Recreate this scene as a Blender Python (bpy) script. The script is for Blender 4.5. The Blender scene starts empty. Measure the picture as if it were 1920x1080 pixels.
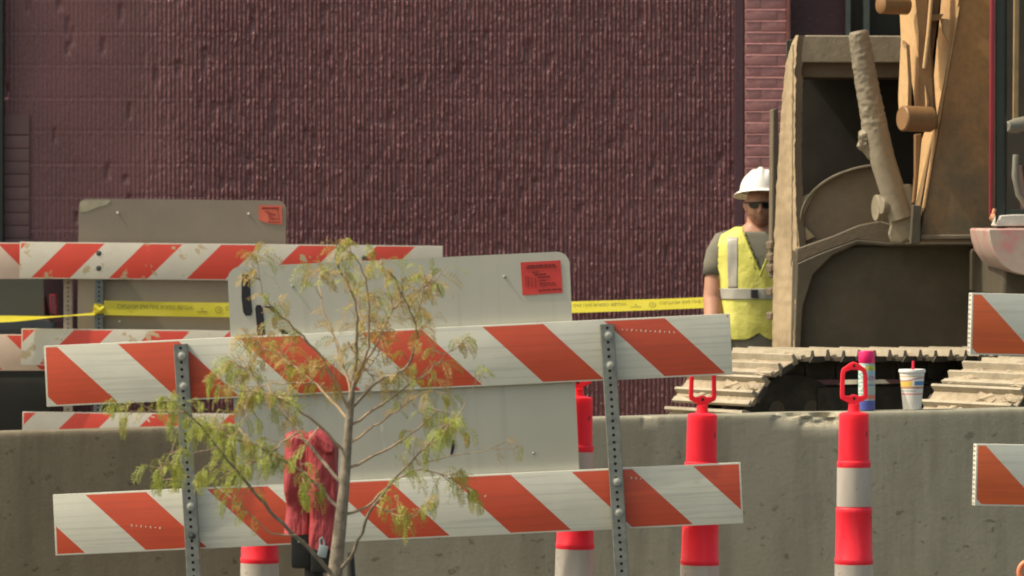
import bpy, bmesh, math, random
import numpy as np
from mathutils import Vector, Matrix, noise as mnoise
R = math.radians
random.seed(7); np.random.seed(7)
scene = bpy.context.scene
col = scene.collection

# ------------------------------------------------------------------ camera, sky, sun, exposure
F = 10540.0          # focal length in pixels of a 1920 wide frame
CH = 1.6             # camera height
HY = 400.0           # horizon row
cam_d = bpy.data.cameras.new('camera'); cam = bpy.data.objects.new('camera', cam_d); col.objects.link(cam)
cam.location = (0, 0, CH); cam.rotation_euler = (R(90), 0, 0)
cam_d.sensor_width = 36; cam_d.lens = F / 1920 * 36; cam_d.shift_y = -(540 - HY) / 1920
cam_d.clip_start = 0.5; cam_d.clip_end = 2000
cam_d.dof.use_dof = True; cam_d.dof.focus_distance = 22.5; cam_d.dof.aperture_fstop = 10
scene.camera = cam
SUN = Vector((-0.60, -0.075, 0.80)).normalized()
w = bpy.data.worlds.new('World'); scene.world = w; w.use_nodes = True
nt = w.node_tree; bg = nt.nodes['Background']
sky = nt.nodes.new('ShaderNodeTexSky'); sky.sky_type = 'NISHITA'; sky.sun_disc = False
sky.sun_elevation = math.asin(SUN.z); sky.sun_rotation = math.atan2(SUN.x, SUN.y)
sky.air_density = 0.8; sky.dust_density = 3.0; sky.ozone_density = 0.3
tint = nt.nodes.new('ShaderNodeMix'); tint.data_type = 'RGBA'; tint.blend_type = 'MULTIPLY'; tint.inputs[0].default_value = 1
tint.inputs[7].default_value = (1.0, 0.90, 0.66, 1)      # hazy warm sky
nt.links.new(sky.outputs[0], tint.inputs[6]); nt.links.new(tint.outputs[2], bg.inputs[0]); bg.inputs[1].default_value = 0.15
sun_d = bpy.data.lights.new('sun', 'SUN'); sun = bpy.data.objects.new('sun', sun_d); col.objects.link(sun)
sun_d.energy = 2.15; sun_d.angle = R(0.5); sun_d.color = (1, 0.93, 0.80)
sun.rotation_euler = SUN.to_track_quat('Z', 'Y').to_euler(); sun.location = (-10, 10, 20)
scene.view_settings.view_transform = 'Standard'; scene.view_settings.look = 'None'
scene.view_settings.exposure = 0.86; scene.view_settings.gamma = 1
scene.cycles.pixel_filter_type = 'BLACKMAN_HARRIS'; scene.cycles.filter_width = 1.9
scene.cycles.max_bounces = 6

# ------------------------------------------------------------------ helpers
def P(px, py, d):
    """point at depth d (metres along the view) seen at a pixel of the 1920 x 1080 frame"""
    return Vector(((px - 960) * d / F, d, CH - (py - HY) * d / F))

class NT:
    def __init__(s, name):
        s.m = bpy.data.materials.new(name); s.m.use_nodes = True
        s.t = s.m.node_tree; s.b = s.t.nodes['Principled BSDF']; s.tc = s.t.nodes.new('ShaderNodeTexCoord')
    def link(s, a, b): s.t.links.new(a, b)
    def put(s, sock, v):
        if hasattr(v, 'links'): s.link(v, sock)
        elif isinstance(v, (tuple, list)) and len(v) == 3 and sock.type == 'RGBA': sock.default_value = (*v, 1)
        else: sock.default_value = v
    def math(s, op, a, b=0.0, c=0.0, clamp=False):
        n = s.t.nodes.new('ShaderNodeMath'); n.operation = op; n.use_clamp = clamp
        for i, v in enumerate((a, b, c)): s.put(n.inputs[i], v)
        return n.outputs[0]
    def mix(s, f, a, b, mode='MIX'):
        n = s.t.nodes.new('ShaderNodeMix'); n.data_type = 'RGBA'; n.blend_type = mode
        s.put(n.inputs[0], f); s.put(n.inputs[6], a); s.put(n.inputs[7], b)
        return n.outputs[2]
    def coord(s, scale=(1, 1, 1), kind='Object', loc=(0, 0, 0)):
        n = s.t.nodes.new('ShaderNodeMapping'); s.link(s.tc.outputs[kind], n.inputs[0])
        n.inputs[3].default_value = scale; n.inputs[1].default_value = loc
        return n.outputs[0]
    def noise(s, scale, detail=4, rough=0.55, vec=None, stretch=None, loc=(0, 0, 0)):
        n = s.t.nodes.new('ShaderNodeTexNoise'); n.inputs['Scale'].default_value = scale
        n.inputs['Detail'].default_value = detail; n.inputs['Roughness'].default_value = rough
        s.link(vec or s.coord(stretch or (1, 1, 1), loc=loc), n.inputs['Vector'])
        return n.outputs[0]
    def ramp(s, v, a, b, c0=0.0, c1=1.0):
        n = s.t.nodes.new('ShaderNodeMapRange'); s.put(n.inputs[0], v)
        for i, x in enumerate((a, b, c0, c1)): n.inputs[i + 1].default_value = x
        return n.outputs[0]
    def xyz(s, kind='Object'):
        n = s.t.nodes.new('ShaderNodeSeparateXYZ'); s.link(s.tc.outputs[kind], n.inputs[0]); return n.outputs
    def bump(s, h, strength=0.3, dist=0.01):
        n = s.t.nodes.new('ShaderNodeBump'); s.put(n.inputs['Height'], h)
        n.inputs['Strength'].default_value = strength; n.inputs['Distance'].default_value = dist
        s.link(n.outputs[0], s.b.inputs['Normal'])
    def out(s, color, rough=0.6, metal=0.0, spec=0.5):
        s.put(s.b.inputs['Base Color'], color); s.put(s.b.inputs['Roughness'], rough)
        s.put(s.b.inputs['Metallic'], metal); s.b.inputs['Specular IOR Level'].default_value = spec
        return s.m

def simple(name, c, rough=0.6, metal=0.0, var=0.25, scale=12, bump=0.0, spec=0.5, stain=None, stain_at=(0.55, 0.75), stain_scale=5):
    n = NT(name)
    dark = tuple(x * (1 - var) for x in c); lite = tuple(min(1, x * (1 + var * 0.6)) for x in c)
    k = n.mix(n.ramp(n.noise(scale), 0.3, 0.7), dark, lite)
    if stain: k = n.mix(n.ramp(n.noise(stain_scale, 6, 0.65, loc=(3, 1, 7)), *stain_at), k, stain)
    if bump: n.bump(n.noise(scale * 5, 5, 0.6), bump, 0.01)
    return n.out(k, rough, metal, spec)

class MB:
    def __init__(s): s.v = []; s.f = []; s.mi = []; s.sm = []
    def add(s, vs, fs, mi=0, smooth=False):
        o = len(s.v); s.v += [tuple(v) for v in vs]
        for f in fs: s.f.append(tuple(i + o for i in f)); s.mi.append(mi); s.sm.append(smooth)
        return s
    def box(s, c, size, mi=0, M=None, bevel=0.0):
        bm = bmesh.new(); bmesh.ops.create_cube(bm, size=1)
        for v in bm.verts: v.co = Vector((v.co.x * size[0], v.co.y * size[1], v.co.z * size[2]))
        if bevel: bmesh.ops.bevel(bm, geom=bm.edges[:], offset=bevel, segments=2, profile=0.6, affect='EDGES')
        for v in bm.verts: v.co = (M @ v.co if M else v.co) + Vector(c)
        bm.verts.ensure_lookup_table()
        s.add([v.co.copy() for v in bm.verts], [[v.index for v in f.verts] for f in bm.faces], mi); bm.free(); return s
    def tube(s, pts, rad, seg=10, mi=0, caps=True, smooth=True, flat=1.0):
        pts = [Vector(p) for p in pts]; n = len(pts)
        rad = [rad] * n if isinstance(rad, (int, float)) else rad
        vs = []; up = None
        for i, p in enumerate(pts):
            t = (pts[min(i + 1, n - 1)] - pts[max(i - 1, 0)]).normalized()
            if up is None: up = t.orthogonal().normalized()
            else: up = (up - t * up.dot(t)); up = up.normalized() if up.length > 1e-6 else t.orthogonal().normalized()
            b = t.cross(up)
            for k in range(seg):
                a = 2 * math.pi * k / seg
                vs.append(p + (up * math.cos(a) + b * math.sin(a) * flat) * rad[i])
        fs = [(i * seg + k, i * seg + (k + 1) % seg, (i + 1) * seg + (k + 1) % seg, (i + 1) * seg + k) for i in range(n - 1) for k in range(seg)]
        s.add(vs, fs, mi, smooth)
        if caps:
            s.add(vs[:seg], [tuple(range(seg))[::-1]], mi); s.add(vs[-seg:], [tuple(range(seg))], mi)
        return s
    def lathe(s, prof, seg=28, c=(0, 0, 0), mi=0, smooth=True):
        c = Vector(c); vs = []
        for r, z in prof:
            for k in range(seg):
                a = 2 * math.pi * k / seg; vs.append(c + Vector((r * math.cos(a), r * math.sin(a), z)))
        n = len(prof)
        fs = [(i * seg + k, i * seg + (k + 1) % seg, (i + 1) * seg + (k + 1) % seg, (i + 1) * seg + k) for i in range(n - 1) for k in range(seg)]
        return s.add(vs, fs, mi, smooth)
    def prism(s, poly, ext, mi=0):
        """closed polygon of 3-D points swept along ext"""
        poly = [Vector(p) for p in poly]; e = Vector(ext); n = len(poly)
        vs = poly + [p + e for p in poly]
        fs = [tuple(range(n)), tuple(range(2 * n - 1, n - 1, -1))] + [(i, i + n, (i + 1) % n + n, (i + 1) % n) for i in range(n)]
        return s.add(vs, fs, mi)
    def px(s, poly, d, ext, mi=0): return s.prism([P(x, y, d) for x, y in poly], ext, mi)
    def build(s, name, mats, parent=None, bevel=0.0, recalc=True, subdiv=0):
        me = bpy.data.meshes.new(name); me.from_pydata(s.v, [], s.f)
        for m in (mats if isinstance(mats, (list, tuple)) else [mats]): me.materials.append(m)
        me.polygons.foreach_set('material_index', s.mi); me.polygons.foreach_set('use_smooth', s.sm)
        if recalc:
            bm = bmesh.new(); bm.from_mesh(me)
            bmesh.ops.remove_doubles(bm, verts=bm.verts[:], dist=1e-6)
            bmesh.ops.recalc_face_normals(bm, faces=bm.faces[:]); bm.to_mesh(me); bm.free()
        me.update(); me.set_sharp_from_angle(angle=R(38))
        o = bpy.data.objects.new(name, me); col.objects.link(o)
        if parent: o.parent = parent
        if bevel:
            b = o.modifiers.new('bevel', 'BEVEL'); b.width = bevel; b.segments = 2; b.limit_method = 'ANGLE'
        return o

def tag(o, label, cat, group=None):
    o['label'] = label; o['category'] = cat
    if group: o['group'] = group
    return o
def thing(name, loc, label, cat, group=None, rot=(0, 0, 0)):
    o = bpy.data.objects.new(name, None); col.objects.link(o); o.location = loc; o.rotation_euler = rot; o.empty_display_size = 0.1
    return tag(o, label, cat, group)
def world_child(o, root):
    """a part whose mesh was written in world space: keep it there under its root"""
    o.parent = root
    M = Matrix.LocRotScale(root.location, root.rotation_euler, None)
    o.matrix_parent_inverse = M.inverted(); return o
def copy_tree(o, parent=None):
    c = o.copy(); col.objects.link(c); c.parent = parent
    for ch in o.children: copy_tree(ch, c)
    return c
def text_mesh(body, size):
    cu = bpy.data.curves.new('writing', 'FONT'); cu.body = body; cu.size = size; cu.align_x = 'LEFT'
    cu.resolution_u = 3; cu.offset = size * 0.015
    o = bpy.data.objects.new('writing', cu); col.objects.link(o)
    dg = bpy.context.evaluated_depsgraph_get(); me = bpy.data.meshes.new_from_object(o.evaluated_get(dg))
    vs = [v.co.copy() for v in me.vertices]; fs = [tuple(p.vertices) for p in me.polygons]
    bpy.data.objects.remove(o); bpy.data.curves.remove(cu); bpy.data.meshes.remove(me)
    return vs, fs

# ------------------------------------------------------------------ materials
WHITE = (0.74, 0.72, 0.60)
M = {}
M['galv'] = simple('galvanised_steel', (0.25, 0.26, 0.235), 0.5, 0.45, 0.25, 30, 0.1)
M['galv_dull'] = simple('dull_steel', (0.17, 0.19, 0.18), 0.55, 0.4, 0.25, 30)
M['galv_pale'] = simple('pale_steel', (0.42, 0.36, 0.30), 0.55, 0.2, 0.2, 30)
M['bolt'] = simple('zinc_bolt', (0.46, 0.46, 0.40), 0.5, 0.25, 0.2, 60)
M['bolt_dark'] = simple('dark_bolt', (0.10, 0.11, 0.10), 0.5, 0.5, 0.3, 60)
M['dark'] = simple('dark_hollow', (0.015, 0.014, 0.013), 0.8, 0, 0.2, 20)  # near-black, painted in place of the shade inside holes
M['rubber'] = simple('black_rubber', (0.025, 0.025, 0.024), 0.7, 0, 0.3, 20)
M['asphalt'] = simple('asphalt', (0.075, 0.07, 0.062), 0.9, 0, 0.35, 30, 0.4)
M['paver'] = simple('pavement', (0.30, 0.27, 0.22), 0.9, 0, 0.2, 6, 0.3)
M['black_paint'] = simple('black_marking', (0.014, 0.012, 0.018), 0.6, 0, 0.3, 25)

# ------------------------------------------------------------------ ground
NEARG = -0.38                       # the near roadway lies lower than the work zone
def ground_z(y): 
    t = min(1, max(0, (y - 20.75) / 0.35)); return NEARG + (0 - NEARG) * t
g = MB(); ys = [-300, -50, 0, 10, 18, 20.75, 20.87, 20.98, 21.1, 23, 33, 60, 400]; xs = [-400, -60, -8, 0, 8, 60, 400]
g.add([(x, y, ground_z(y)) for y in ys for x in xs], [(j * 7 + i, j * 7 + i + 1, j * 7 + i + 8, j * 7 + i + 7) for j in range(len(ys) - 1) for i in range(6)])
go = g.build('ground', M['asphalt']); go['kind'] = 'structure'

# ------------------------------------------------------------------ building
DW = 34.2; SW = F / DW
bld = thing('building', (0, DW, 0), 'dark maroon building with a ribbed block wall and painted brick pier', 'building')
def maroon(name, c, gloss, bump_scale, bump):
    n = NT(name)
    k = n.mix(n.ramp(n.noise(1.6, 5, 0.6), 0.3, 0.7), tuple(x * 0.82 for x in c), tuple(x * 1.12 for x in c))
    k = n.mix(n.ramp(n.noise(40, 3, 0.6), 0.55, 0.8), k, tuple(x * 1.35 + 0.01 for x in c))
    n.bump(n.noise(bump_scale, 4, 0.65), bump, 0.006)
    return n.out(k, n.ramp(n.noise(55, 3), 0.3, 0.7, gloss - 0.12, gloss + 0.15))
M['ribbed'] = maroon('maroon_ribbed_paint', (0.194, 0.080, 0.084), 0.30, 130, 0.55)
M['smooth_maroon'] = maroon('maroon_smooth_paint', (0.085, 0.030, 0.034), 0.5, 40, 0.1)
M['brick_paint'] = maroon('mauve_brick_paint', (0.36, 0.165, 0.160), 0.5, 60, 0.4)
M['trim_paint'] = maroon('purple_trim_paint', (0.085, 0.036, 0.045), 0.5, 40, 0.1)

def ribbed_wall():
    p = 0.0268; x0 = (8 - 960) / SW; nr = 166; sub = 8
    z0, z1, dz = -0.05, 3.35, 0.0085; nz = int((z1 - z0) / dz) + 1
    z = np.linspace(z0, z1, nz); nx = nr * sub + 1; xi = np.arange(nx)
    rib = np.minimum(xi // sub, nr - 1); fr = (xi - rib * sub) / sub
    def rnd(step):   # smooth random along z, one row per rib
        m = int((z1 - z0) / step) + 3; a = np.random.rand(nr, m)
        t = (z - z0) / step; i = t.astype(int); u = t - i; u = u * u * (3 - 2 * u)
        return a[:, i] * (1 - u) + a[:, i + 1] * u
    h = 0.80 + 0.34 * (rnd(0.05) - 0.5) + 0.26 * (rnd(0.02) - 0.5) + 0.42 * (rnd(0.0095) - 0.5)
    wob = (rnd(0.12) - 0.5) * 0.0042 + (rnd(0.03) - 0.5) * 0.0026
    big = rnd(0.13); h *= np.where(big > 0.93, 0.45, 1.0)              # broken stretches
    wob += np.where(big < 0.05, 0.007, 0)
    wear = np.clip((np.arange(nr) * p - 0.55) / 0.7, 0.22, 1)[:, None]  # the left end is worn flatter
    A = 0.015
    prof = np.power(np.clip(np.sin(np.pi * fr), 0, 1), 1.0)
    hh = h[rib] * wear[rib]                                             # nx, nz
    Y = -A * prof[:, None] * hh - 0.0035 * (np.random.rand(nx, nz) - 0.5) * (0.4 + wear[rib])
    X = (x0 + xi * p / sub)[:, None] + wob[rib] * prof[:, None] * wear[rib]
    # courses: faint joint lines and short gouges
    for zc in np.arange(0.1, 3.3, 0.2): Y += 0.0026 * (np.exp(-((z - zc) / 0.007) ** 2) - 0.8 * np.exp(-((z - zc + 0.012) / 0.006) ** 2))[None, :]
    for _ in range(110):
        r0 = np.random.randint(0, nr); zc = np.random.uniform(0.8, 3.0); L = np.random.uniform(0.02, 0.055)
        m = np.exp(-((xi / sub - r0 - 0.5) / np.random.uniform(0.45, 0.7)) ** 2)[:, None] * np.exp(-((z - zc) / L) ** 4)[None, :]
        Y += 0.014 * m
    V = np.empty((nx, nz, 3)); V[..., 0] = X; V[..., 1] = Y; V[..., 2] = z[None, :]
    idx = np.arange(nx * nz).reshape(nx, nz)
    q = np.stack([idx[:-1, :-1], idx[1:, :-1], idx[1:, 1:], idx[:-1, 1:]], -1).reshape(-1, 4)
    me = bpy.data.meshes.new('ribbed_wall'); me.vertices.add(nx * nz); me.vertices.foreach_set('co', V.reshape(-1))
    me.loops.add(q.size); me.loops.foreach_set('vertex_index', q.reshape(-1).astype(np.int32))
    me.polygons.add(len(q)); me.polygons.foreach_set('loop_start', (np.arange(len(q)) * 4).astype(np.int32))
    me.polygons.foreach_set('use_smooth', np.ones(len(q), bool)); me.materials.append(M['ribbed']); me.update(calc_edges=True); me.validate()
    o = bpy.data.objects.new('ribbed_wall', me); col.objects.link(o); o.parent = bld
ribbed_wall()
def bx(px): return (px - 960) / SW
# mass of the building behind the facing, and the storeys above the frame
m = MB()
m.box(((bx(8) + bx(1376)) / 2, 0.13, 5.2), (bx(1376) - bx(8), 0.26, 3.7)); m.box((0, 4.3, 3.6), (16.0, 8.0, 7.2))
m.box(((bx(8) + bx(1376)) / 2, 0.20, 1.65), (bx(1376) - bx(8), 0.2, 3.4))
m.build('upper_wall', M['smooth_maroon'], bld)
m = MB(); m.box((bx(1385.5), 0.03, 3.5), (0.058, 0.12, 7.1)); m.build('corner_trim', M['trim_paint'], bld, bevel=0.004)
# brick pier: every brick is in the mesh, laid in running bond over a mortar core
def pier():
    xa, xb = bx(1396), bx(1474); dep = 0.02; core = MB(); br = MB()
    core.box(((xa + xb) / 2, 0.06, 3.5), (xb - xa - 0.006, 0.185, 7.0))
    ch = 0.0688; n = int(3.4 / ch)
    for r in range(n):
        z = 0.02 + r * ch; x = xa - (0.10 if r % 2 else 0.0)
        while x < xb:
            a, b = max(x, xa), min(x + 0.195, xb)
            if b - a > 0.02:
                j = random.uniform(-0.0022, 0.0022)
                br.box(((a + b) / 2, -0.026 + j, z + ch / 2), (b - a - 0.0008, 0.02, ch - 0.0062 + random.uniform(-0.001, 0.001)), bevel=0.0035, M=Matrix.Rotation(random.uniform(-0.008, 0.008), 3, 'Y'))
            x += 0.202
        zj = z + ch - 0.003; core.prism([(xa + 0.002, -0.0335, zj + 0.0045), (xa + 0.002, -0.0335, zj - 0.0035), (xa + 0.002, -0.0405, zj - 0.0035)], (xb - xa - 0.004, 0, 0))
    br.box(((xa + xb) / 2, -0.026, 5.3), (xb - xa, 0.02, 3.6))
    c = core.build('brick_pier', M['brick_paint'], bld); br.build('brick_facing', M['brick_paint'], c)
pier()
m = MB(); m.box((bx(1478), 0.03, 3.5), (0.022, 0.18, 7.0)); m.build('pier_edge_trim', simple('rusty_red_trim', (0.20, 0.075, 0.065), 0.5), bld, bevel=0.004)
m = MB(); m.box(((bx(1481) + 6) / 2, 0.29, 3.5), (6 - bx(1481), 0.1, 7)); m.build('recessed_wall', M['smooth_maroon'], bld)
gl = NT('dark_window_glass'); gl.out((0.020, 0.024, 0.022), 0.12)
fr = simple('grey_green_frame', (0.10, 0.115, 0.095), 0.45)
m = MB()
for a, b in ((1588, 1598), (1622, 1634), (1776, 1786)): m.box((bx((a + b) / 2), 0.20, 3.0), ((b - a) / SW, 0.08, 1.1))
m.box((bx(1687), 0.20, 2.60), (200 / SW, 0.08, 0.05))
wf = m.build('window', fr, bld, bevel=0.004)
m = MB(); m.box((bx(1687), 0.225, 3.05), (190 / SW, 0.012, 1.0)); m.build('pane', gl.m, wf)
# left end: louvred roll door and a dark green jamb
m = MB()
for k in range(14): m.box((bx(24), -0.012, 1.02 + k * 0.078), (62 / SW, 0.02, 0.0765), M=Matrix.Rotation(R(-4), 3, 'X'), bevel=0.002)
m.box((bx(24), -0.004, 2.14), (62 / SW, 0.03, 0.12), mi=0); m.box((bx(24), 0.0, 0.5), (62 / SW, 0.02, 1.0))
m.build('louvre_panel', simple('brown_louvre_paint', (0.185, 0.095, 0.090), 0.55, 0, 0.12, 5), bld)
m = MB(); m.box((bx(-6), -0.06, 3.5), (30 / SW, 0.10, 7.0)); m.build('door_jamb', simple('dark_green_jamb', (0.012, 0.018, 0.013), 0.5), bld, bevel=0.004)
m = MB(); m.box((-5.2, 0.2, 3.6), (3.9, 0.2, 7.2)); m.build('side_wall', M['smooth_maroon'], bld)
m = MB(); m.box((0, 33.75, 0.03), (18, 0.7, 0.06), bevel=0.01); so = m.build('pavement', M['paver']); so['kind'] = 'structure'

# ------------------------------------------------------------------ barricades
def stripe_mat(name, half, hh, off, sgn, red, white=WHITE, period=0.433, wear=0.0, pink=None, lines=True):
    """diagonal reflective sheeting on a rail: local x along the rail, z up, origin at its centre"""
    n = NT(name); X = n.xyz()
    ph = n.math('DIVIDE', n.math('ADD', X[0], n.math('MULTIPLY_ADD', X[2], sgn, -off)), period)
    f = n.math('FRACT', n.math('ADD', ph, 50.0))
    is_red = n.math('LESS_THAN', f, 0.5)
    inset = n.math('MULTIPLY', n.math('LESS_THAN', n.math('ABSOLUTE', X[2]), hh - 0.0055), n.math('LESS_THAN', n.math('ABSOLUTE', X[0]), half - 0.006))
    inset = n.math('MULTIPLY', inset, n.math('LESS_THAN', X[1], 0.002))
    edge = n.noise(70, 3); chip = n.math('GREATER_THAN', n.noise(9, 5, 0.6, loc=(off * 7, 2, 1)), 0.70 - wear * 0.11)
    rk = n.mix(n.ramp(n.noise(4, 5, 0.6), 0.3, 0.75), tuple(c * 0.86 for c in red), red)
    wk = n.mix(n.ramp(n.noise(5, 5, 0.65), 0.25, 0.7), tuple(c * 0.86 for c in white), white)
    if lines:   # the fluted plastic shows through the sheeting as faint level lines
        ln = n.math('MULTIPLY', n.ramp(n.noise(90, 2, 0.5, stretch=(0.02, 1, 1)), 0.52, 0.60), 0.30)
        wk = n.mix(ln, wk, (0.42, 0.42, 0.36)); rk = n.mix(n.math('MULTIPLY', ln, 0.5), rk, (0.28, 0.06, 0.03))
    k = n.mix(n.math('MULTIPLY', is_red, inset), wk, rk)
    k = n.mix(n.math('MULTIPLY', chip, inset), k, (0.52, 0.42, 0.25) if wear > 0.3 else white)
    scuff = n.ramp(n.noise(26, 6, 0.7, loc=(5, off, 3)), 0.68, 0.74)
    k = n.mix(n.math('MULTIPLY', scuff, 0.55), k, (0.12, 0.11, 0.09))
    if wear > 0.3:
        tan = n.ramp(n.noise(5.5, 4, 0.6, loc=(1.7, off, 4)), 0.60, 0.63)
        k = n.mix(n.math('MULTIPLY', tan, n.math('LESS_THAN', X[0], -half * 0.35)), k, (0.50, 0.40, 0.24))
    n.bump(n.noise(60, 2, 0.5, stretch=(0.05, 1, 1)), 0.08, 0.004)
    return n.out(k, 0.38)

RED = (0.68, 0.095, 0.042); RED_B = (0.74, 0.075, 0.045)
edge_mat = simple('white_plastic_edge', (0.76, 0.73, 0.62), 0.5, 0, 0.12, 20)
edge_dirty = simple('grubby_plastic_edge', (0.62, 0.52, 0.40), 0.6, 0, 0.35, 20)

def perforated_post(mb, x, y0, z0, z1, wd=0.05, pitch=0.0254, hole=0.0056, outline=0):
    """square sign-post tube with a hole through each face every pitch; y0 is its front face"""
    n = int((z1 - z0) / pitch); h = wd / 2
    ring = []                                    # 16 boundary points of one cell and the hole's rim
    for k in range(16):
        t = k / 4; s_ = int(t); u = t - s_
        c = [(-1, -1), (1, -1), (1, 1), (-1, 1), (-1, -1)]
        ring.append((c[s_][0] + (c[s_ + 1][0] - c[s_][0]) * u, c[s_][1] + (c[s_ + 1][1] - c[s_][1]) * u))
    for face in range(4):
        def mp(a, b, dep):                       # a across the face, b up, dep inwards
            q = [(a, -h + dep), (h - dep, a), (-a, h - dep), (-h + dep, -a)][face]
            return (x + q[0], y0 + h + q[1], b)
        for i in range(n):
            zc = z0 + (i + 0.5) * pitch
            O = [mp(a * h * 0.90, zc + b * pitch / 2, 0) for a, b in ring]
            I = [mp(hole * a / math.hypot(a, b), zc + hole * b / math.hypot(a, b), 0) for a, b in ring]
            D = [mp(hole * a / math.hypot(a, b), zc + hole * b / math.hypot(a, b), 0.003) for a, b in ring]
            mb.add(O + I + D, [(k, (k + 1) % 16, 16 + (k + 1) % 16, 16 + k) for k in range(16)] + [(16 + k, 16 + (k + 1) % 16, 32 + (k + 1) % 16, 32 + k) for k in range(16)], 0)
        # rounded corner strip and a dark sheet painting the shade inside the tube
        r = [mp(h * 0.90, z0, 0), mp(h * 0.97, z0, h * 0.03), mp(h, z0, h * 0.10)]
        t = [mp(h * 0.90, z0 + n * pitch, 0), mp(h * 0.97, z0 + n * pitch, h * 0.03), mp(h, z0 + n * pitch, h * 0.10)]
        mb.add(r + t, [(0, 1, 4, 3), (1, 2, 5, 4)], 0, True)
        mb.add([mp(-h * 0.86, z0, 0.0034), mp(h * 0.86, z0, 0.0034), mp(h * 0.86, z0 + n * pitch, 0.0034), mp(-h * 0.86, z0 + n * pitch, 0.0034)], [(0, 1, 2, 3)], 1)
    return mb

def bolt(mb, x, y, z, r=0.012, mi=0):
    prof = [(0.001, -0.0085), (r * 0.5, -0.0082), (r * 0.72, -0.0070), (r * 0.80, -0.003), (r * 1.15, -0.0026), (r * 1.15, 0.0)]
    seg = 14; vs = [(x + a * math.cos(2 * math.pi * k / seg), y + b, z + a * math.sin(2 * math.pi * k / seg)) for a, b in prof for k in range(seg)]
    mb.add(vs, [(i * seg + k, i * seg + (k + 1) % seg, (i + 1) * seg + (k + 1) % seg, (i + 1) * seg + k) for i in range(5) for k in range(seg)], mi, True)

def sign_panel(parent, x, z, wd, ht, y, mat, sticker_px, sticker_mat, r=0.05, th=0.003):
    """back of a sheet sign with rounded corners; x, z its lower left corner"""
    pts = []
    for cx, cz, a0 in ((x + wd - r, z + ht - r, 0), (x + r, z + ht - r, 90), (x + r, z + r, 180), (x + wd - r, z + r, 270)):
        for k in range(9): a = R(a0 + k * 90 / 8); pts.append((cx + r * math.cos(a), y, cz + r * math.sin(a)))
    s = MB().prism(pts, (0, th, 0)).build('sign_panel', mat, parent)
    return s

ink = simple('dark_print', (0.20, 0.018, 0.016), 0.6, 0, 0.2, 40)
def sticker(parent, quad, y, mat, fold=False):
    """orange notice: a thin sheet on the back of the sign, its small print too worn to read"""
    A, B, C_, D = [Vector(q) for q in quad]      # top left, top right, bottom right, bottom left (x, z)
    def at(u, v): 
        q = A.lerp(B, u).lerp(D.lerp(C_, u), v); return (q.x, y, q.y)
    mb = MB()
    if fold:
        poly = [at(0, 0), at(1, 0), at(1, 1), at(0.48, 0.97), at(0.25, 0.90), at(0.0, 0.78)]
    else: poly = [at(0, 0), at(1, 0), at(1, 1), at(0, 1)]
    mb.prism(poly, (0, 0.0012, 0)); s = mb.build('notice_sticker', mat, parent)
    b = MB(); rows = [(0.10, 0.16, 0.85, 0.055), (0.17, 0.12, 0.88, 0.03), (0.30, 0.27, 0.45, 0.035), (0.375, 0.33, 0.62, 0.04), (0.46, 0.41, 0.74, 0.045), (0.57, 0.42, 0.60, 0.025), (0.66, 0.43, 0.82, 0.03), (0.73, 0.43, 0.88, 0.02), (0.86, 0.40, 0.97, 0.045)]
    for v, u0, u1, hgt in rows:
        u = u0
        while u < u1 - 0.02:
            L = random.uniform(0.04, 0.14); e = min(u + L, u1)
            q = [at(u, v), at(e, v), at(e, v + hgt), at(u, v + hgt)]
            b.prism([(p[0], y - 0.0012, p[2]) for p in q], (0, 0.0008, 0)); u = e + 0.02
    if fold: b.prism([(p[0], y - 0.0012, p[2]) for p in (at(0.78, 0.18), at(0.80, 0.18), at(0.9, 0.78), at(0.88, 0.78))], (0, 0.0008, 0))
    else: 
        for u in (0.10, 0.16, 0.24, 0.33): b.prism([(p[0], y - 0.0012, p[2]) for p in (at(u, 0.38 + u * 0.3), at(u + 0.012, 0.38 + u * 0.3), at(u + 0.012, 0.72 + u * 0.2), at(u, 0.72 + u * 0.2))], (0, 0.0008, 0))
    b.build('print', ink, s)

def rail(root, z, half, hh, mat, xc=0.0, y=0.0, th=0.022, edge=None, cells=False):
    """fluted plastic rail: centre at (xc, y..y+th, z)"""
    mb = MB(); mb.box((0, th / 2, 0), (half * 2, th, hh * 2), 0, bevel=0.0025)
    if cells:   # the open flutes show at the end as a ladder of small dark slots
        k = int(hh * 2 / 0.0155)
        for i in range(k):
            for sx in (-1, 1): mb.box((sx * (half + 0.0004), th / 2, -hh + (i + 0.5) * hh * 2 / k), (0.0012, th * 0.55, 0.006), 1)
    o = mb.build('rail', [mat, simple('flute_shadow', (0.30, 0.24, 0.18), 0.8)] if cells else mat, root); o.location = (xc, y, z)
    return o

def feet(root, xs, gz, y=0.03, mat=None):
    for x in xs:
        MB().box((x, y, gz + 0.035), (0.055, 1.1, 0.055), bevel=0.006).build('foot', mat or M['galv'], root)

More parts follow.
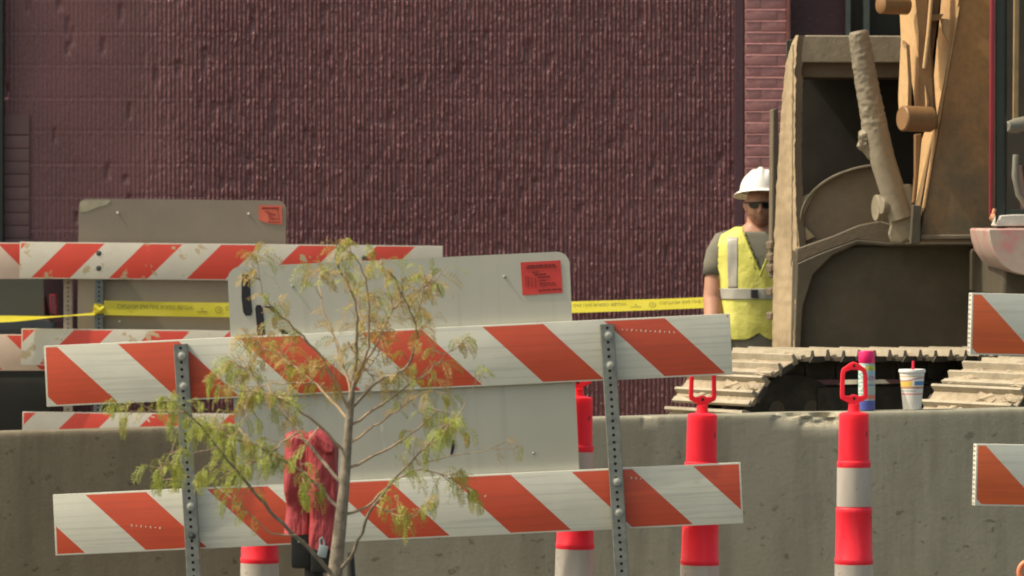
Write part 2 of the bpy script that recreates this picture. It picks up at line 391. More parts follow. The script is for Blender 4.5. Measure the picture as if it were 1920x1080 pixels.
# --- nearest barricade: posts on this side of the rails, road sign bolted behind
s1 = 527.0; d1 = F / s1
cx = (85 + 1370) / 2
root = thing('barricade', P(cx, 540, d1) * 1.0, 'nearest red and white barricade with perforated steel posts and a big blank sign back', 'barricade', 'striped barricades', (0, R(-2.70), 0))
oz = root.location.z
def loc1(px, py):    # pixel -> local x, z of the tilted barricade
    a = R(-2.70); q = P(px, py, d1) - root.location
    return (q.x * math.cos(a) - q.z * math.sin(a), q.x * math.sin(a) + q.z * math.cos(a))
hh = 0.1085
for (lx, ly), (rx, ry), redx, name in (((85, 706), (1371, 645), (221, 648), 'striped_sheeting'), ((102, 990), (1391, 919), (160, 931), 'striped_sheeting')):
    a = loc1(lx, ly); b = loc1(rx, ry); half = (b[0] - a[0]) / 2; zc = (a[1] + b[1]) / 2; xc = (a[0] + b[0]) / 2
    q = loc1(*redx); off = (q[0] - xc) + (hh - 0.0055)
    rail(root, zc, half, hh, stripe_mat(name, half, hh, off, 1, RED), xc=xc, edge=edge_mat)
    zl = zc
rail(root, zl - 0.54, 1.22, hh, stripe_mat('striped_sheeting', 1.22, hh, 0.2, 1, RED), xc=loc1(760, 900)[0])
gz = (NEARG - oz)
bm_ = MB()
for top, bot, lock in (((339, 632), (365, 1080), True), ((1137, 596), (1166, 1080), True)):
    a = loc1(*top); q = loc1(*bot)
    mb = MB(); perforated_post(mb, 0, -0.0525, 0, a[1] - gz)
    p = mb.build('post', [M['galv'], M['dark']], root, recalc=False)
    tilt = (q[0] - a[0]) / (a[1] - q[1])
    p.rotation_euler = (0, -math.atan(tilt), 0); p.location = (a[0] + tilt * (a[1] - gz), 0, gz)
    for k, py in enumerate((666, 723, 948, 1003) if top[0] < 500 else (628, 684, 902, 960)):
        t = (py - top[1]) / (bot[1] - top[1]); u = loc1(top[0] + (bot[0] - top[0]) * t, py)
        b = MB(); bolt(b, u[0] + 0.002, -0.0525, u[1], 0.0125 if not (k == 3 and top[0] < 500) else 0.011)
        b.build('bolt', M['bolt_dark'] if k == 3 and top[0] < 500 else M['bolt'], root)
for (xa, ya), (xb2, yb2), k_ in (((1167, 618), (1264, 623), 12), ((1184, 896), (1262, 903), 10), ((247, 985), (300, 990), 7)):
    st_m = MB()
    for i in range(k_):
        u = loc1(xa + (xb2 - xa) * i / (k_ - 1), ya + (yb2 - ya) * i / (k_ - 1)); st_m.box((u[0], -0.0006, u[1]), (0.0035, 0.0014, random.uniform(0.004, 0.010)), M=Matrix.Rotation(random.uniform(-.5, .5), 3, 'Y'))
    st_m.build('staple_marks', edge_mat, root)
feet(root, (loc1(345, 800)[0] + 0.02, loc1(1150, 800)[0] + 0.02), gz)
sb = NT('bare_sign_back')
kk = sb.mix(sb.ramp(sb.noise(2.2, 5, 0.6), 0.3, 0.7), (0.48, 0.47, 0.39), (0.56, 0.54, 0.45))
kk = sb.mix(sb.ramp(sb.noise(1.5, 4, 0.6, stretch=(14, 14, 0.6)), 0.55, 0.8, 0, 0.35), kk, (0.34, 0.33, 0.27))
scr = sb.math('GREATER_THAN', sb.noise(14, 3, 0.5, stretch=(1, 1, 0.22)), 0.745)
kk = sb.mix(sb.math('MULTIPLY', scr, 0.55), kk, (0.75, 0.72, 0.6)); sb.out(kk, 0.45, 0.15)
a = loc1(428, 500); b = loc1(1070, 474)
zt = loc1(750, 486)[1]; xl = loc1(430, 600)[0]; xr = loc1(1073, 600)[0]
sp = sign_panel(root, xl, zt - 0.85, xr - xl, 0.85, 0.027, sb.m, None, None, r=0.045)
notice = simple('orange_notice', (0.66, 0.055, 0.045), 0.45, 0, 0.15, 12); notice_faded = simple('faded_orange_notice', (0.72, 0.15, 0.09), 0.5, 0, 0.15, 12)
sticker(sp, [Vector(loc1(*q)) for q in ((976, 492), (1051, 488), (1055, 549), (980, 554))], 0.0245, notice)
# dark strips of tape on the sign's back and rivet heads
def blob_strip(parent, pts, wd, y, name='tape_mark', mat=None):
    """rounded dark strip along points"""
    mb = MB(); n = len(pts); L = []; Rr = []
    for i, (x, z) in enumerate(pts):
        k = wd[i] if isinstance(wd, (list, tuple)) else wd
        L.append((x - k, y, z)); Rr.append((x + k, y, z))
    mb.prism(L + Rr[::-1], (0, 0.0018, 0)); return mb.build(name, mat or M['black_paint'], parent)
def strip_px(pl, w_, conv=loc1): return [conv(x, y) for x, y in pl]
blob_strip(sp, strip_px([(459, 514), (460, 520), (461, 560), (464, 585), (465, 592)], 0), [0.009, 0.0145, 0.0165, 0.0165, 0.010], 0.0245)
blob_strip(sp, strip_px([(484, 572), (485, 578), (488, 610), (490, 640)], 0), [0.007, 0.0135, 0.014, 0.014], 0.0245)
blob_strip(sp, strip_px([(497, 575), (505, 574), (515, 584), (521, 588)], 0), [0.006, 0.010, 0.010, 0.006], 0.0245)
blob_strip(sp, strip_px([(850, 826), (849, 840), (846, 855)], 0), [0.004, 0.006, 0.004], 0.0245)
blob_strip(sp, strip_px([(527, 618), (533, 624), (538, 632)], 0), [0.008, 0.012, 0.008], 0.0245)
for q in ((548, 536), (946, 519), (1000, 850)): u = loc1(*q); rv = MB(); bolt(rv, u[0], 0.0265, u[1], 0.005); rv.build('rivet', M['bolt'], sp)

# --- far barricade: rails in front of the posts, a darker sign behind
s2 = 336.0; d2 = F / s2
root2 = thing('barricade', P(433, 560, d2), 'peeling red and white barricade behind the concrete barrier with a dull sign back above it', 'barricade', 'striped barricades', (0, R(0.55), 0))
def loc2(px, py):
    a = R(0.55); q = P(px, py, d2) - root2.location
    return (q.x * math.cos(a) - q.z * math.sin(a), q.x * math.sin(a) + q.z * math.cos(a))
h2 = 0.102
for (lx, ly), (rx, ry), redx, wear in (((37, 488), (830, 495), (124, 458), 0.6), ((40, 651), (830, 657), (139, 618), 0.75), ((42, 809), (830, 811), (140, 781), 0.2)):
    a = loc2(lx, ly); b = loc2(rx, ry); half = (b[0] - a[0]) / 2; zc = (a[1] + b[1]) / 2; xc = (a[0] + b[0]) / 2
    q = loc2(*redx); off = (q[0] - xc) - (h2 - 0.0055)
    rail(root2, zc, half, h2, stripe_mat('worn_striped_sheeting', half, h2, off, -1, RED_B, (0.70, 0.65, 0.54), wear=wear, lines=False), xc=xc, edge=edge_dirty)
    for x in (loc2(185, 500)[0], loc2(683, 500)[0]):
        for dz in ((0.042, -0.042) if wear == 0.6 and x < 0 else (0.0,)):
            b_ = MB(); bolt(b_, x, -0.001, zc + dz + (0.03 if x > 0 and wear == 0.6 else 0), 0.013); b_.build('bolt', M['bolt_dark'], root2)
g2 = -root2.location.z
for x in (loc2(185, 560)[0], loc2(683, 560)[0]):
    mb = MB(); perforated_post(mb, 0, 0.0235, 0, loc2(185, 462)[1] - g2, hole=0.0062)
    p = mb.build('post', [M['galv_dull'], M['dark']], root2, recalc=False); p.location = (x, 0, g2)
feet(root2, (loc2(185, 560)[0], loc2(683, 560)[0]), g2, mat=M['galv_dull'])
sb2 = NT('weathered_sign_back')
kk = sb2.mix(sb2.ramp(sb2.noise(1.8, 5, 0.6), 0.3, 0.7), (0.25, 0.205, 0.155), (0.315, 0.265, 0.20))
kk = sb2.mix(sb2.ramp(sb2.noise(1.2, 4, 0.6, stretch=(10, 10, 0.5)), 0.5, 0.8, 0, 0.5), kk, (0.32, 0.22, 0.18)); sb2.out(kk, 0.55, 0.1)
xl = loc2(145, 450)[0]; xr = loc2(535, 450)[0]; zt = loc2(340, 374)[1]
sp2 = sign_panel(root2, xl, zt - 0.762, xr - xl, 0.762, 0.076, sb2.m, None, None, r=0.05)
sticker(sp2, [Vector(loc2(*q)) for q in ((484, 385), (528, 385), (528, 421), (484, 420))], 0.073, notice_faded, True)
# scraped paler patch in the upper corner
pp = [loc2(*q) for q in ((148, 379), (152, 376), (200, 375), (206, 377), (198, 384), (180, 389), (160, 397), (148, 397))]
MB().prism([(x, 0.0745, z) for x, z in pp], (0, 0.0012, 0)).build('scraped_patch', simple('pale_scrape', (0.40, 0.36, 0.25), 0.6), sp2)
for q in ((219, 399), (465, 401), (222, 603)): u = loc2(*q); rv = MB(); bolt(rv, u[0], 0.0755, u[1], 0.006); rv.build('rivet', edge_mat, sp2)

# --- barricade running out of the frame on the left
s3 = 333.0; d3 = F / s3
root3 = thing('barricade', P(-180, 560, d3), 'pinkish barricade end at the left edge whose stripes slope the other way', 'barricade', 'striped barricades')
for yc, redx in ((489, (-4, 455)), (661, (12, 628))):
    half = 1.22; q = P(redx[0], redx[1], d3) - root3.location
    xc = 0.22; off = (q.x - xc) + (h2 - 0.0055)
    zc = (P(0, yc, d3) - root3.location).z
    rail(root3, zc, half, h2, stripe_mat('pinkish_striped_sheeting', half, h2, off, 1, RED_B, (0.80, 0.62, 0.50), wear=0.1, lines=False), xc=xc)
g3 = -root3.location.z
for px in (127, -420):
    mb = MB(); perforated_post(mb, 0, 0.0235, 0, (P(0, 458, d3).z))
    p = mb.build('post', [M['galv_pale'], M['bolt_dark']], root3, recalc=False); p.location = ((px + 180) / s3, 0, g3)
feet(root3, ((127 + 180) / s3, (-420 + 180) / s3), g3, mat=M['galv_pale'])

# --- barricade entering at the right edge, turned so that its open end shows
s4 = 537.0; d4 = F / s4
root4 = thing('barricade', P(1820, 560, d4), 'barricade at the right edge with fluted open ends, turned away beside the drink cup', 'barricade', 'striped barricades', (0, R(1.6), R(14)))
for (lx, ly), redoff in (((1822, 607), 0.0), ((1839, 890), 0.0)):
    q = P(lx, ly, d4) - root4.location; half = 0.92
    o = rail(root4, q.z, half, h2 + 0.006, stripe_mat('grey_striped_sheeting', half, h2 + 0.006, -half + 0.03 - 0.2165 + 0.078 + 0.03, 1, (0.74, 0.14, 0.04), (0.68, 0.69, 0.60)), xc=q.x + half, th=0.034, cells=True)
g4 = NEARG - root4.location.z
for x in (0.42, 1.45):
    mb = MB(); perforated_post(mb, 0, -0.0525, 0, P(0, 545, d4).z - NEARG)
    p = mb.build('post', [M['galv'], M['dark']], root4, recalc=False); p.location = (x, 0, g4)
feet(root4, (0.42, 1.45), g4)

# ------------------------------------------------------------------ caution tape with its upside-down print
tape_m = NT('yellow_tape'); kk = tape_m.mix(tape_m.ramp(tape_m.noise(7, 3), 0.3, 0.7), (0.78, 0.70, 0.04), (0.90, 0.80, 0.09)); tape_m.out(kk, 0.3)
tl_ = tape_m.t.nodes.new('ShaderNodeBsdfTranslucent'); tx_ = tape_m.t.nodes.new('ShaderNodeMixShader'); tx_.inputs[0].default_value = 0.45
tape_m.link(kk, tl_.inputs[0]); tape_m.link(tape_m.b.outputs[0], tx_.inputs[1]); tape_m.link(tl_.outputs[0], tx_.inputs[2]); tape_m.link(tx_.outputs[0], tape_m.t.nodes['Material Output'].inputs[0])
tape_ink = simple('olive_print', (0.30, 0.27, 0.02), 0.5, 0, 0.25, 40)
dt = F / s2 + 0.018
tape = MB(); A = P(195, 577, dt); B = P(1620, 552, 31.25); hw = 0.0375
N_ = 40; vs = []
def tape_pt(u, v):       # u along the free run, v across
    c = A.lerp(B, u); sag = -0.045 * 4 * u * (1 - u); tw = -(0.06 * math.sin(u * 9) + 0.10 + 0.62 * min(1, max(0, (u - 0.35) / 0.25)))
    return Vector((c.x, c.y - v * math.sin(tw) + 0.006 * math.sin(u * 31 + v * 20), c.z + sag + v * math.cos(tw)))
for i in range(N_ + 1):
    for v in (-hw * 1.08, -hw / 3, hw / 3, hw * 1.08): vs.append(tape_pt(i / N_, v))
tape.add(vs, [(i * 4 + k, i * 4 + k + 1, i * 4 + 4 + k + 1, i * 4 + 4 + k) for i in range(N_) for k in range(3)], 0, True)
# run to the left: twisted into a narrow band, then the knot round the post
vs = []; A2 = P(178, 588, dt - 0.01); B2 = P(-260, 604, dt - 0.15)
for i in range(31):
    u = i / 30; c = A2.lerp(B2, u); a = 1.15 + 0.30 * math.sin(u * 11); ww = hw * (0.75 if u > 0.1 else 0.55)
    for k in (-1, 0, 1): vs.append((c.x, c.y + k * ww * math.sin(a) + (0.006 if k == 0 else 0), c.z + k * ww * math.cos(a) - 0.012 * math.sin(u * 5)))
tape.add(vs, [(i * 3 + k, i * 3 + k + 1, i * 3 + 4 + k, i * 3 + 3 + k) for i in range(30) for k in range(2)], 0, True)
pc = P(185, 580, d2)
tape.box((pc.x, pc.y + 0.048, pc.z + 0.004), (0.062, 0.062, 0.052), M=Matrix.Rotation(R(5), 3, 'Y'), bevel=0.008)
tape.box((pc.x + 0.002, pc.y + 0.046, pc.z - 0.014), (0.068, 0.066, 0.022), M=Matrix.Rotation(R(-9), 3, 'Y'), bevel=0.007)
tape.tube([(pc.x - 0.02, pc.y + 0.012, pc.z + 0.02), (pc.x + 0.005, pc.y + 0.005, pc.z - 0.004), (pc.x + 0.028, pc.y + 0.010, pc.z + 0.012)], [0.01, 0.014, 0.012], 8, flat=0.6)
tp = tape.build('caution_tape', tape_m.m, recalc=False); tag(tp, 'yellow caution tape knotted to a barricade post and stretched before the ribbed wall', 'tape')
lv, lf = text_mesh('CAUTION GAS LINE BURIED BELOW', 0.030)
wtx = max(v.x for v in lv); kx = 0.425 / wtx; L_ = (B - A).length
let = MB(); per = 0.605; start = (1237 - 195) / (1620 - 195) * L_ - per * 2
front = -0.0022
def put(x, z):           # x metres along, z across (mirrored top to bottom, as seen through the film)
    p = tape_pt(min(max(x / L_, 0), 1), z); return (p.x, p.y + front, p.z)
for j in range(-4, 5):
    x0 = start + (j - 0.0) * per
    if x0 + 0.6 < 0.03 or x0 > L_ - 0.02: continue
    okv = [put(x0 + v.x * kx, 0.021 - v.y * 1.0) for v in lv]
    fs = [f for f in lf if all(0.02 < x0 + lv[i].x * kx < L_ - 0.02 for i in f)]
    let.add(okv, fs)
    xi_ = x0 + 0.475
    if 0.05 < xi_ < L_ - 0.1:   # small triangle-and-bar mark, then a ring with a tick inside
        let.add([put(xi_ - 0.03, -0.008), put(xi_ + 0.03, -0.008), put(xi_ + 0.03, -0.015), put(xi_ - 0.03, -0.015)], [(0, 1, 2, 3)])
        let.add([put(xi_ - 0.008, 0.000), put(xi_, 0.012), put(xi_ + 0.008, 0.000)], [(0, 1, 2)])
    xc_ = x0 + 0.568
    if 0.05 < xc_ < L_ - 0.1:
        n = 20; rr = [(0.0205, 0.0165)]
        o_ = [put(xc_ + r_ * math.cos(2 * math.pi * k / n), r_ * math.sin(2 * math.pi * k / n)) for r_ in (0.0200, 0.0160) for k in range(n)]
        let.add(o_, [(k, (k + 1) % n, n + (k + 1) % n, n + k) for k in range(n)])
        for (x_a, z_a), (x_b, z_b) in (((-0.006, -0.010), (-0.001, 0.010)), ((-0.009, -0.001), (0.010, -0.003)), ((0.003, 0.009), (0.007, -0.009))):
            let.add([put(xc_ + x_a, z_a), put(xc_ + x_a + 0.003, z_a), put(xc_ + x_b + 0.003, z_b), put(xc_ + x_b, z_b)], [(0, 1, 2, 3)])
lo = let.build('lettering', tape_ink, tp, recalc=False)

# ------------------------------------------------------------------ concrete barriers
def concrete(name, a, b, dark):
    n = NT(name)
    k = n.mix(n.ramp(n.noise(1.7, 6, 0.62), 0.3, 0.7), a, b)
    streak = n.ramp(n.noise(3.5, 5, 0.6, stretch=(2.2, 1, 0.22)), 0.46, 0.68)
    k = n.mix(n.math('MULTIPLY', streak, 0.7), k, dark)
    pale = n.ramp(n.noise(4.5, 4, 0.6, stretch=(2.5, 1, 0.3), loc=(9, 2, 4)), 0.58, 0.8)
    k = n.mix(n.math('MULTIPLY', pale, 0.4), k, tuple(min(1, c * 1.35) for c in b))
    spot = n.ramp(n.noise(24, 5, 0.6, stretch=(0.8, 1, 1)), 0.63, 0.69)
    k = n.mix(n.math('MULTIPLY', spot, 0.6), k, tuple(c * 0.5 for c in dark))
    mott = n.ramp(n.noise(70, 4, 0.7), 0.35, 0.7); k = n.mix(n.math('MULTIPLY', mott, 0.22), k, tuple(c * 0.7 for c in a))
    rust = n.ramp(n.noise(2.6, 4, 0.6, stretch=(2, 1, 0.3), loc=(2, 8, 1)), 0.62, 0.8); k = n.mix(n.math('MULTIPLY', rust, 0.2), k, (0.26, 0.17, 0.095))
    h = n.math('ADD', n.noise(60, 5, 0.65), n.math('MULTIPLY', n.noise(9, 4), 1.5)); n.bump(h, 0.22, 0.005)
    return n.out(k, 0.85, 0, 0.3)
c_right = concrete('grey_concrete', (0.28, 0.265, 0.20), (0.345, 0.328, 0.25), (0.20, 0.186, 0.138))
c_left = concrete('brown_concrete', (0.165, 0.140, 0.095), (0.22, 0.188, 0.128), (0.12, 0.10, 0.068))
edge_c = simple('fresh_concrete_chip', (0.44, 0.40, 0.29), 0.9, 0, 0.3, 40, 0.5)

def jersey(pa, pb, ha, hb, name, mat, label, chips):
    """precast barrier from pa to pb (ground points of its near top edge line)"""
    prof = [(-0.13, 0.0), (-0.13, 0.04), (-0.045, 0.13), (-0.012, 0.88), (-0.010, 0.915), (-0.009, 0.935), (-0.008, 0.952), (-0.007, 0.966), (-0.006, 0.978), (-0.004, 0.990), (0.0, 0.997), (0.006, 1.0), (0.025, 1.0), (0.148, 1.0), (0.154, 0.985), (0.195, 0.13), (0.28, 0.04), (0.28, 0.0)]
    n = 520; mb = MB(); pa = Vector(pa); pb = Vector(pb); ax = (pb - pa); L = ax.length; ax.normalize(); nr = Vector((-ax.y, ax.x, 0))
    vs = []; m = len(prof); cut = []
    for i in range(n + 1):
        u = i / n * L; base = pa.lerp(pb, i / n); H = ha + (hb - ha) * i / n
        edge = 0.5 * max(0, 0.005 * mnoise.noise(Vector((u * 7, 3, len(mat.name)))) + 0.003 * mnoise.noise(Vector((u * 31, 1, 5))))
        row = []
        for j, (o, h) in enumerate(prof):
            z = h * H; c = 0.0
            for cx, w_, dp in chips:
                reach = 0.955 - 0.55 * dp + 0.012 * mnoise.noise(Vector((u * 12, cx, 7)))
                if h > reach and o < 0.1: c = max(c, dp * math.exp(-((u - cx) / w_) ** 6) * min(1, (h - reach) / 0.035) * (0.75 + 0.6 * mnoise.noise(Vector((u * 16, h * 40, cx)))))
            if h > 0.95 and o < 0.01: c += edge * (1 if h > 0.985 else 0.4)
            cc = c if o < 0.1 and h > 0.8 else 0
            vs.append(base + nr * (o + cc * 0.8 * (1 if o < 0.02 else 0.4)) + Vector((0, 0, z - (cc * 0.35 if h > 0.985 and o < 0.02 else 0) + (0.003 * mnoise.noise(Vector((u * 3, j, 1))) if h == 1.0 else 0))))
            row.append(cc > 0.008)
        cut.append(row)
    mb.v = [tuple(v) for v in vs]
    for i in range(n):
        for j in range(m - 1):
            mb.f.append((i * m + j, i * m + j + 1, (i + 1) * m + j + 1, (i + 1) * m + j)); mb.mi.append(1 if cut[i][j] and cut[i][j + 1] else 0); mb.sm.append(False)
    mb.f += [tuple(range(m)), tuple(range(n * m, n * m + m))[::-1]]; mb.mi += [0, 0]; mb.sm += [False, False]
    o = mb.build(name, [mat, edge_c])
    return tag(o, label, 'barrier', 'concrete barriers')
def bar_top(px, py, d): return P(px, py, d)
tL0, tL1 = bar_top(-420, 822, 21.6), bar_top(612, 793, 21.9)
tR0, tR1 = bar_top(613, 793.5, 21.9), bar_top(2180, 760, 22.35)
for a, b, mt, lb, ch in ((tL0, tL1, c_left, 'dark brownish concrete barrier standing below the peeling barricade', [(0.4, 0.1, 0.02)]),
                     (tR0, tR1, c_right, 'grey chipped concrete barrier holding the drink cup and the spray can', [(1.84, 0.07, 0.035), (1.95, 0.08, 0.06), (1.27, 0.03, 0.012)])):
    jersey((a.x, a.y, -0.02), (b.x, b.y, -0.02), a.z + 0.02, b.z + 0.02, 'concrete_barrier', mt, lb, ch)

# ------------------------------------------------------------------ tubular delineators
sR = NT('fluorescent_red_plastic')
kk = sR.mix(sR.ramp(sR.noise(3, 4, 0.6, stretch=(4, 4, 0.5)), 0.3, 0.75), (0.86, 0.022, 0.045), (0.95, 0.034, 0.070))
kk = sR.mix(sR.ramp(sR.noise(14, 5, 0.62, loc=(2, 6, 1)), 0.655, 0.70), kk, (0.10, 0.015, 0.02))
kk = sR.mix(sR.ramp(sR.noise(6, 6, 0.7, stretch=(3, 3, 0.4), loc=(7, 1, 2)), 0.52, 0.8, 0, 0.4), kk, (0.70, 0.16, 0.15)); sR.out(kk, 0.5, 0, 0.3); RED_P = sR.m
for b_ in (sR.b,):
    b_.inputs['Subsurface Weight'].default_value = 0.7; b_.inputs['Subsurface Radius'].default_value = (1.0, 0.35, 0.3); b_.inputs['Subsurface Scale'].default_value = 0.05
sW = NT('grubby_reflective_band')
kk = sW.mix(sW.ramp(sW.noise(4, 5, 0.6, stretch=(3, 3, 0.6)), 0.3, 0.75), (0.40, 0.36, 0.31), (0.56, 0.51, 0.45))
kk = sW.mix(sW.ramp(sW.noise(14, 6, 0.7, loc=(4, 1, 1)), 0.62, 0.72), kk, (0.13, 0.11, 0.10)); sW.out(kk, 0.4); WHITE_P = sW.m
def delineator(loc, label, rotz=0.0):
    t = thing('delineator_post', loc, label, 'delineator', 'red and white delineator posts', (0, 0, rotz))
    b = MB(); b.lathe([(0.001, 0.0), (0.20, 0.0), (0.205, 0.012), (0.19, 0.035), (0.10, 0.05), (0.076, 0.07), (0.074, 0.09)], 8); b.build('base', M['rubber'], t)
    body = MB(); body.lathe([(0.074, 0.085), (0.0725, 0.10), (0.0715, 0.222), (0.0732, 0.226), (0.0732, 0.235), (0.070, 0.240), (0.0680, 0.393),
        (0.0698, 0.397), (0.0703, 0.404), (0.0696, 0.411), (0.0672, 0.414), (0.0650, 0.572), (0.0664, 0.577), (0.0668, 0.585), (0.0660, 0.592),
        (0.0615, 0.597), (0.0600, 0.742), (0.0610, 0.747), (0.0613, 0.755), (0.0606, 0.761), (0.0560, 0.765), (0.0538, 0.915), (0.0540, 0.930),
        (0.0530, 0.934), (0.046, 0.937), (0.0235, 0.941), (0.0205, 0.952), (0.0205, 0.968), (0.001, 0.968)], 32)
    body.build('body', RED_P, t)
    for z0, z1, r0, r1 in ((0.243, 0.391, 0.0712, 0.0694), (0.600, 0.740, 0.0625, 0.0611)):
        k = MB(); k.lathe([(r0 - 0.002, z0), (r0, z0), (r1, z1), (r1 - 0.002, z1)], 32); k.build('reflective_band', WHITE_P, t)
    # flat pull loop on top: a rounded ring with a neck
    outer = [(-0.018, 0.950), (-0.018, 0.975), (-0.047, 0.990), (-0.050, 1.005), (-0.0475, 1.090), (-0.043, 1.108), (-0.028, 1.120), (-0.012, 1.132), (0, 1.136)]
    inner = [(0, 1.008), (-0.008, 1.007), (-0.014, 1.002), (-0.030, 1.003), (-0.034, 1.008), (-0.0325, 1.085), (-0.029, 1.097), (-0.012, 1.104), (0, 1.104)]
    half_o = outer; fo = outer + [(-x, z) for x, z in outer[-2::-1]]; fi = inner + [(-x, z) for x, z in inner[-2:0:-1]]
    bmh = bmesh.new(); th = 0.011
    def loop(pts, y): return [bmh.verts.new((x, y, 0.95 + (z - 0.95) * 0.92)) for x, z in pts]
    o0, i0, o1, i1 = loop(fo, -th), loop(fi, -th), loop(fo, th), loop(fi, th)
    for a, b_ in ((o0, o1), (i0, i1)):
        m_ = len(a)
        for k in range(m_): bmh.faces.new((a[k], a[(k + 1) % m_], b_[(k + 1) % m_], b_[k]))
    for a, b_ in ((o0, i0), (o1, i1)):
        ed = [bmh.edges.get((a[k], a[(k + 1) % len(a)])) for k in range(len(a))] + [bmh.edges.get((b_[k], b_[(k + 1) % len(b_)])) for k in range(len(b_))]
        bmesh.ops.triangle_fill(bmh, edges=ed, use_beauty=True)
    bmesh.ops.recalc_face_normals(bmh, faces=bmh.faces[:])
    me = bpy.data.meshes.new('handle'); bmh.to_mesh(me); bmh.free(); me.materials.append(RED_P); me.materials.append(M['dark'])
    ho = bpy.data.objects.new('handle', me); col.objects.link(ho); ho.parent = t
    bv = ho.modifiers.new('bevel', 'BEVEL'); bv.width = 0.004; bv.segments = 2; bv.limit_method = 'ANGLE'
    for z in (0.989, 1.107):
        ey = MB(); seg = 12; ey.add([(0.0048 * math.cos(2 * math.pi * k / seg), y, z + 0.006 * math.sin(2 * math.pi * k / seg)) for y in (-0.0115, 0.0115) for k in range(seg)], [tuple(range(seg))[::-1], tuple(range(seg, 2 * seg))] + [(k, (k + 1) % seg, seg + (k + 1) % seg, seg + k) for k in range(seg)])
        ey.build('eyelet', M['dark'], ho)
    return t
# real loop height 1.136 m; the pixel of each body's top gives its foot
def del_at(px, py_top, s): 
    d = F / s; q = P(px, py_top, d); return Vector((q.x, q.y, q.z - 0.935))
dl = delineator(del_at(1601, 775, 520), 'red and white delineator in front of the spray can, its loop fully in view')
for px, py, s, lb, rz in ((1309, 777, 519, 'red and white delineator behind the right end of the nearest barricade', 0.05),
                      (1074, 745, 522, 'red and white delineator half hidden by the upright edge of the big sign', -0.1),
                      (487, 772, 521, 'delineator showing only its red foot end under the barricade, left of the meter', 0.2)):
    c = copy_tree(dl); c.location = del_at(px, py, s); c['label'] = lb; c.rotation_euler = (0, 0, rz)
    if px == 1309: c.rotation_euler = (0, R(0.9), rz)
    if px == 1074: c.rotation_euler = (0, R(1.1), rz)

# ------------------------------------------------------------------ cup and spray can on the barrier
def on_barrier(px, back=0.075):
    u = (px - 613) / (2180 - 613); q = tR0.lerp(tR1, u); return Vector((q.x, q.y + back, q.z))
q = on_barrier(1706)
cup = thing('drink_cup', q + Vector((0, 0, 0.002)), 'white paper drink cup with a red straw and coloured band on the concrete barrier', 'cup')
n = NT('printed_cup'); X = n.xyz(); ang = X[0]; z = X[2]
def band(lo, hi): return n.math('MULTIPLY', n.math('GREATER_THAN', z, lo), n.math('LESS_THAN', z, hi))
k = (0.72, 0.70, 0.64)
wv = n.math('MULTIPLY_ADD', n.math('SINE', n.math('MULTIPLY', X[0], 45)), -0.006, 0.0)
zz = n.math('ADD', z, wv)
def bandw(lo, hi): return n.math('MULTIPLY', n.math('GREATER_THAN', zz, lo), n.math('LESS_THAN', zz, hi))
k = n.mix(n.math('MULTIPLY', bandw(0.088, 0.118), n.math('LESS_THAN', X[0], -0.002)), k, (0.70, 0.50, 0.10))
k = n.mix(n.math('MULTIPLY', band(0.097, 0.113), n.math('GREATER_THAN', X[0], 0.006)), k, (0.08, 0.22, 0.45))
k = n.mix(bandw(0.118, 0.122), k, (0.40, 0.14, 0.20)); k = n.mix(band(0.084, 0.088), k, (0.30, 0.13, 0.22))
k = n.mix(band(0.088, 0.093), k, (0.66, 0.36, 0.12))
k = n.mix(n.math('MULTIPLY', band(0.072, 0.077), n.math('LESS_THAN', X[0], 0.012)), k, (0.35, 0.42, 0.36)); k = n.mix(band(0.059, 0.065), k, (0.62, 0.28, 0.28))
k = n.mix(band(0.130, 0.134), k, (0.55, 0.38, 0.22))
n.out(k, 0.45)
c = MB(); c.lathe([(0.001, 0.004), (0.034, 0.004), (0.035, 0.0), (0.0362, 0.0), (0.0368, 0.006), (0.0500, 0.150), (0.0492, 0.152)], 36); c.build('cup_body', n.m, cup)
c = MB(); c.lathe([(0.0502, 0.146), (0.0535, 0.148), (0.0540, 0.156), (0.0515, 0.160), (0.047, 0.160), (0.044, 0.157), (0.012, 0.158), (0.001, 0.158)], 36); c.build('lid', simple('white_plastic_lid', (0.80, 0.78, 0.74), 0.3), cup)
c = MB(); c.tube([(0.003, 0.0, 0.156), (0.005, 0.002, 0.193)], 0.0052, 12); c.build('straw', simple('red_straw', (0.70, 0.02, 0.06), 0.35), cup)

q = on_barrier(1620)
can = thing('spray_can', q + Vector((0, 0, 0.002)), 'marking paint spray can with a bright pink cap on the concrete barrier', 'spray can')
n = NT('printed_can'); X = n.xyz(); z = X[2]
def band(lo, hi): return n.math('MULTIPLY', n.math('GREATER_THAN', z, lo), n.math('LESS_THAN', z, hi))
k = n.mix(n.ramp(n.noise(60, 2), 0.4, 0.6), (0.28, 0.40, 0.40), (0.36, 0.42, 0.36))
k = n.mix(band(0.158, 0.178), k, n.mix(n.ramp(n.noise(120, 2), 0.45, 0.55), (0.50, 0.50, 0.05), (0.30, 0.34, 0.10)))
k = n.mix(band(0.140, 0.157), k, (0.22, 0.40, 0.50)); k = n.mix(band(0.120, 0.138), k, n.mix(n.ramp(n.noise(90, 2), 0.45, 0.55), (0.50, 0.10, 0.16), (0.20, 0.30, 0.40)))
k = n.mix(n.math('MULTIPLY', band(0.098, 0.104), 1), k, (0.12, 0.22, 0.38)); k = n.mix(band(0.046, 0.062), k, (0.60, 0.16, 0.12)); k = n.mix(band(0.0, 0.040), k, (0.07, 0.09, 0.34))
left = n.math('MULTIPLY', n.math('LESS_THAN', X[0], -0.006), band(0.045, 0.180))
k = n.mix(left, k, n.mix(n.math('GREATER_THAN', n.noise(40, 1, stretch=(1, 1, 3)), 0.5), (0.60, 0.62, 0.58), (0.20, 0.40, 0.36)))
n.out(k, 0.3)
